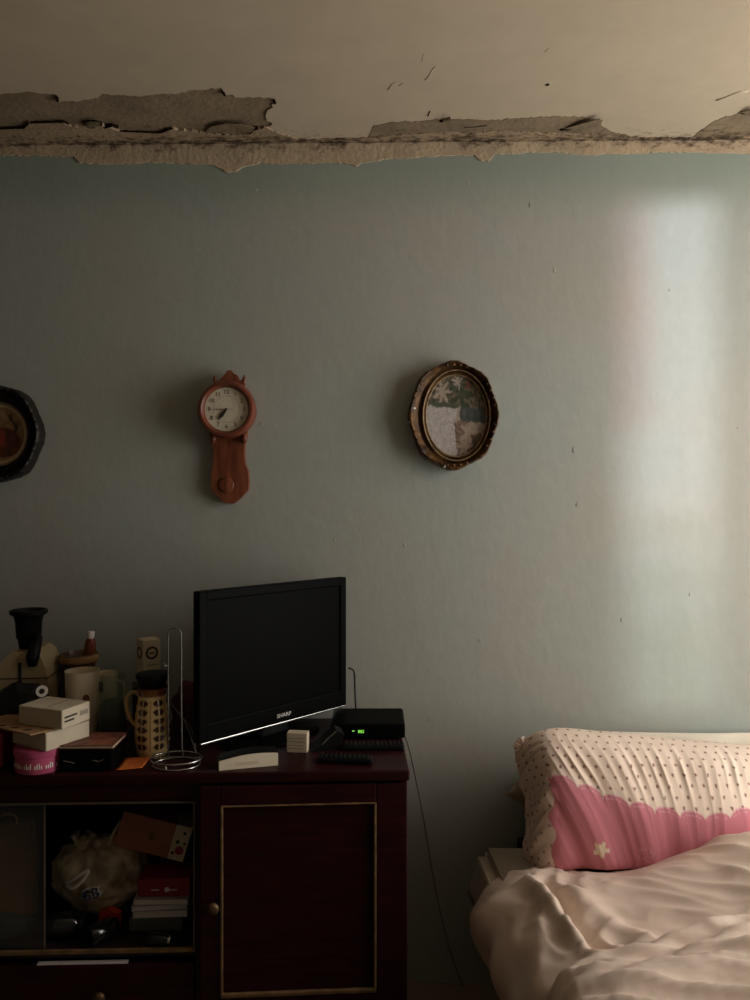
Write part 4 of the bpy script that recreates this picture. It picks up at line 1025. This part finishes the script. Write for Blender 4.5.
# ------------------------------------------------------------------ wall clock
M['clockwood'] = mat('reddish_clock_wood', L(138, 80, 50), .45, col2=L(98, 50, 30), vscale=5, stretch=(9, 9, 1.2), spec=.4)
M['clockred'] = mat('polished_red_wood', L(122, 64, 44), .35, var=.3, vscale=14, spec=.5)
M['dial'] = mat('aged_dial', L(214, 204, 180), .6, var=.08, vscale=30)
SC = D / F
cw = W(231, 436)
clk = thing('wall_clock', 'wooden pendulum style wall clock with round cream dial', 'clock', (cw.x, D, cw.z))
bo = [(212, 428), (212.5, 436), (215, 446), (216.5, 455), (216, 462), (214, 472), (213.6, 482), (214.5, 490), (221, 497), (228, 503.5), (236.6, 503.5), (243.5, 497.6), (250.5, 490), (251, 482), (250.5, 472), (247.5, 464), (246.6, 455), (247, 446), (249, 436), (250, 428)]
MB().prism([((x - 232) * SC, -(y - 436) * SC) for x, y in bo], -.030, -.001).build('pendulum_board', 'clockwood', clk)
hz = (436 - 411.8) * SC
rot90 = Matrix.Translation((0, 0, hz)) @ Matrix.Rotation(R(90), 4, 'X')
MB().lathe([(.001, .001), (.092, .001), (.098, .01), (.100, .05), (.106, .068), (.105, .082), (.098, .092), (.090, .093), (.084, .086), (.080, .078), (.001, .076)], 56, mtx=rot90, cap=False).build('case_ring', 'clockred', clk, True, angle=40)
dl = MB().lathe([(.001, .0775), (.0795, .0775), (.0795, .0785), (.001, .0785)], 56, mtx=rot90, cap=False).build('dial', 'dial', clk)
for k in range(1, 13):
    a = R(90 - 30 * k)
    text_mesh('numeral', str(k), .022, 'ink', dl, Matrix.Translation((.063 * math.cos(a), -.0790, hz + .063 * math.sin(a))) @ FRONT)
for k in range(60):
    a = R(6 * k); MB().box(.047, .050, -.0006, .0006, 0, .0004, rot90 @ Matrix.Translation((0, 0, .0785)) @ Matrix.Rotation(a, 4, 'Z')).build('minute_tick', 'ink', dl)
def hand(name, deg, ln, wd, z, tail=.012):
    mtx = rot90 @ Matrix.Translation((0, 0, z)) @ Matrix.Rotation(R(90 - deg), 4, 'Z')
    MB().prism([(-tail, -wd * .3), (0, -wd * .45), (ln * .55, -wd), (ln * .75, -wd * .7), (ln, 0), (ln * .75, wd * .7), (ln * .55, wd), (0, wd * .45), (-tail, wd * .3)], 0, .001, axis='z', mtx=mtx).build(name, 'ink', clk)
hand('hour_hand', 219, .050, .0072, .081, .004); hand('minute_hand', 270, .064, .0012, .083, .026)
MB().lathe([(.001, .084), (.004, .084), (.004, .087), (.001, .087)], 12, mtx=rot90).build('hand_cap', 'brass', clk)
# crest with scrolls and two finials
cp = [(a_, b_ + (.012 if abs(a_) < .03 else .004)) for a_, b_ in [(-.052, .085), (-.058, .100), (-.050, .108), (-.040, .104), (-.030, .116), (-.016, .122), (-.008, .134), (.006, .136), (.014, .124), (.028, .118), (.038, .106), (.048, .110), (.056, .100), (.052, .085)]]
MB().prism([(x + .004, hz + z) for x, z in cp], -.050, -.022).build('crest', 'clockwood', clk)
for x in (-.05, .058):
    MB().lathe([(.001, .095), (.006, .096), (.004, .104), (.008, .112), (.006, .120), (.002, .130), (.001, .131)], 14, ctr=(x, -.045, hz)).build('finial', 'clockred', clk, True)
for x in (-.058, .058):
    MB().lathe([(.001, -.02), (.009, -.018), (.012, 0), (.008, .014), (.001, .018)], 14, ctr=(x, -.040, -.010)).build('side_scroll', 'clockred', clk, True)
bob = Matrix.Translation((-.010, 0, -(486 - 436) * SC + .002)) @ Matrix.Rotation(R(90), 4, 'X')
MB().lathe([(.001, .030), (.026, .030), (.028, .033), (.025, .037), (.001, .039)], 28, mtx=bob, cap=False).build('pendulum_bob', 'clockwood', clk, True, angle=40)

# ------------------------------------------------------------------ oval frames
M['gilt'] = mat('worn_dark_gilt', L(112, 78, 40), .42, .45, col2=L(48, 34, 22), vscale=22, bump=.5, bscale=60)
M['gilt_light'] = mat('rubbed_gilt', L(176, 148, 108), .5, .3, var=.6, vscale=60)
M['darkgilt'] = mat('blackened_gilt', L(40, 34, 28), .5, .3, var=.5, vscale=24, bump=.5, bscale=60)
M['picture'] = vmat('printed_picture', .5, spec=.3)
def oval_frame(name, label, ctr, rx, ry, ix, iy, off, depth, frame_m, ring_m, colfn, rotz=0., bumps=8, chips=True):
    t = thing(name, label, 'picture frame', ctr, rotz)
    # profile between outer rim (s=0) and inner edge (s=1): high scalloped rim, cove, raised inner lip
    prof = [(0, .0), (-.02, .30), (0, .72), (.06, .95), (.14, 1.0), (.24, .90), (.40, .66), (.58, .50), (.74, .46), (.80, .60), (.86, .64), (.92, .52), (1.0, .36)]
    n = 160; vs = []; fs = []
    for s, h in prof:
        for k in range(n):
            a = 2 * math.pi * k / n
            sc_ = 1 + (1 - max(0, s)) ** 2 * (.022 * math.cos(bumps * a) + .014 * vnoise(math.cos(a) * 5, math.sin(a) * 5, 3) + .004 * math.cos(34 * a) * (1 if s < .3 else 0))
            ox = rx * sc_; oz = ry * sc_
            x = (1 - s) * ox * math.cos(a) + s * (off + ix * math.cos(a)); z = (1 - s) * oz * math.sin(a) + s * iy * math.sin(a)
            hh = h * depth * (1 + (.05 * math.cos(bumps * a) + .03 * math.cos(34 * a)) * (1 if .05 < s < .5 else 0))
            vs.append((x, -hh - .001, z))
    for i in range(len(prof) - 1):
        for k in range(n):
            k2 = (k + 1) % n; fs.append((i * n + k, i * n + k2, (i + 1) * n + k2, (i + 1) * n + k))
    MB().add(vs, fs).build('frame', frame_m, t, True, angle=70)
    for f_, h in ((1.10, .66), (1.0, .45)):
        MB().tube([(off + ix * f_ * math.cos(a), -h * depth - .001, iy * f_ * math.sin(a)) for a in np.linspace(0, 2 * math.pi, 90, endpoint=False)], .0028, 8, closed=True).build('inner_ring', ring_m, t, True)
    # carved ornaments at top, bottom and sides
    for a0 in (90, 270, 200, 340, 20, 160):
        for k in range(-2, 3):
            a = R(a0 + k * 9); q = .93
            MB().sphere((rx * q * math.cos(a), -depth * .95, ry * q * math.sin(a)), .0062 - .001 * abs(k), 1, .6, 1.1, 10, 6).build('ornament', frame_m, t, True)
    if chips:
        for a0, q in ((188, .97), (258, .97), (172, .9)):
            a = R(a0); MB().sphere((rx * q * math.cos(a), -depth * .9, ry * q * math.sin(a)), .0065, 1.1, .8, .8, 8, 6).build('plaster_chip', 'print_white', t, True)
    # picture and glass
    nr_, na = 44, 110; vs = [(off, -depth * .3, 0)]; cols = [tuple(colfn(0, 0)) + (1,)]; fs = []
    for i in range(1, nr_ + 1):
        for k in range(na):
            a = 2 * math.pi * k / na; u, v = i / nr_ * math.cos(a), i / nr_ * math.sin(a)
            vs.append((off + u * ix * 1.02, -depth * .3, v * iy * 1.02)); cols.append(tuple(colfn(u, v)) + (1,))
    for k in range(na): fs.append((0, 1 + k, 1 + (k + 1) % na))
    for i in range(nr_ - 1):
        for k in range(na):
            k2 = (k + 1) % na; fs.append((1 + i * na + k, 1 + i * na + k2, 1 + (i + 1) * na + k2, 1 + (i + 1) * na + k))
    MB().add(vs, fs).build('picture', 'picture', t, False, cols)
    g = MB(); gv = [(off, -depth * .42, 0)] + [(off + ix * .99 * math.cos(2 * math.pi * k / 60), -depth * .36, iy * .99 * math.sin(2 * math.pi * k / 60)) for k in range(60)]
    g.add(gv, [(0, 1 + k, 1 + (k + 1) % 60) for k in range(60)]).build('glass', 'glass', t, True)
    return t
def pic_flowers(u, v):
    # faded still life: pale flowers and leaves above, brown stems right
    wu = u + .10 * vnoise(u * 4, v * 4, 2.2); wv = v + .10 * vnoise(u * 4, v * 4, 8.2)
    n2 = vnoise(u * 9, v * 9, 6.1); n3 = vnoise(u * 22, v * 22, 3.1)
    c = mixc(L(150, 136, 120), L(186, 172, 156), max(0, min(1, .5 + .8 * n2)))
    if wv > .2: c = mixc(L(70, 74, 58), L(140, 126, 108), max(0, min(1, .42 + 1.3 * n2 + .6 * n3)))
    def petals(cx, cz, r_, col, k=6):
        nonlocal c
        rr = math.hypot(u - cx, v - cz); an = math.atan2(v - cz, u - cx)
        if rr < r_ * (.75 + .45 * math.cos(k * an) + .3 * n3): c = mixc(c, col, .8)
    petals(-.45, .58, .26, L(188, 172, 156), 7); petals(.08, .80, .20, L(204, 194, 180), 9); petals(.40, .74, .10, L(140, 72, 58), 5)
    petals(.15, .52, .34, L(58, 70, 52), 5)
    if wv < .2 and wu < .02: c = mixc(L(206, 200, 196), L(164, 154, 150), max(0, min(1, .4 + .9 * n3 + .4 * n2)))  # bright window reflection painted into the picture's colour
    if abs(wv - .02) < .18 and wu > .12: c = mixc(L(66, 76, 78), L(96, 98, 94), max(0, min(1, .5 + n2)))
    if abs(wv - .26) < .06 and wu < .1: c = L(84, 92, 76)
    if -.02 < wu < .30 and wv < -.1: c = mixc(L(160, 136, 120), L(92, 74, 62), max(0, min(1, .5 + 1.2 * n3)))
    if wu > .34 and wv < -.38: c = mixc(L(80, 68, 54), L(118, 100, 82), max(0, min(1, .5 + n2)))
    petals(.40, -.40, .24, L(182, 164, 146), 5); petals(.26, -.72, .22, L(170, 152, 132), 6)
    return c
def pic_brown(u, v):
    rr = math.hypot(u, v); n2 = vnoise(u * 5, v * 5, 9.1)
    if rr > .88: return L(150, 128, 98)
    if rr > .80: return L(196, 172, 134)
    c = mixc(L(122, 92, 58), L(160, 128, 90), .5 + n2)
    if math.hypot((u - .1) / .6, (v + .25) / .45) < 1: c = mixc(L(110, 52, 28), L(70, 40, 26), max(0, min(1, .5 + n2)))
    if math.hypot((u + .05) / .25, (v + .12) / .25) < 1: c = L(140, 48, 34)
    if abs(u - .45 - .1 * math.sin(v * 9)) < .05 and v > .0 and v < .6: c = L(60, 44, 26)
    return c
oc_ = W(452.5, 416.5)
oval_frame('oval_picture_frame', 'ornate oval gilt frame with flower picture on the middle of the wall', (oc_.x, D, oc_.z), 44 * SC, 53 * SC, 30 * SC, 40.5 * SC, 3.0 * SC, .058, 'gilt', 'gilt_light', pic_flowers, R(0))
oc2 = W(2, 434.5)
oval_frame('oval_picture_frame', 'dark oval frame with brown picture cut off by the left photo edge', (oc2.x, D, oc2.z), 43.5 * SC, 48.5 * SC, 30 * SC, 33 * SC, 0, .055, 'darkgilt', 'darkgilt', pic_brown, 0, 7, False)
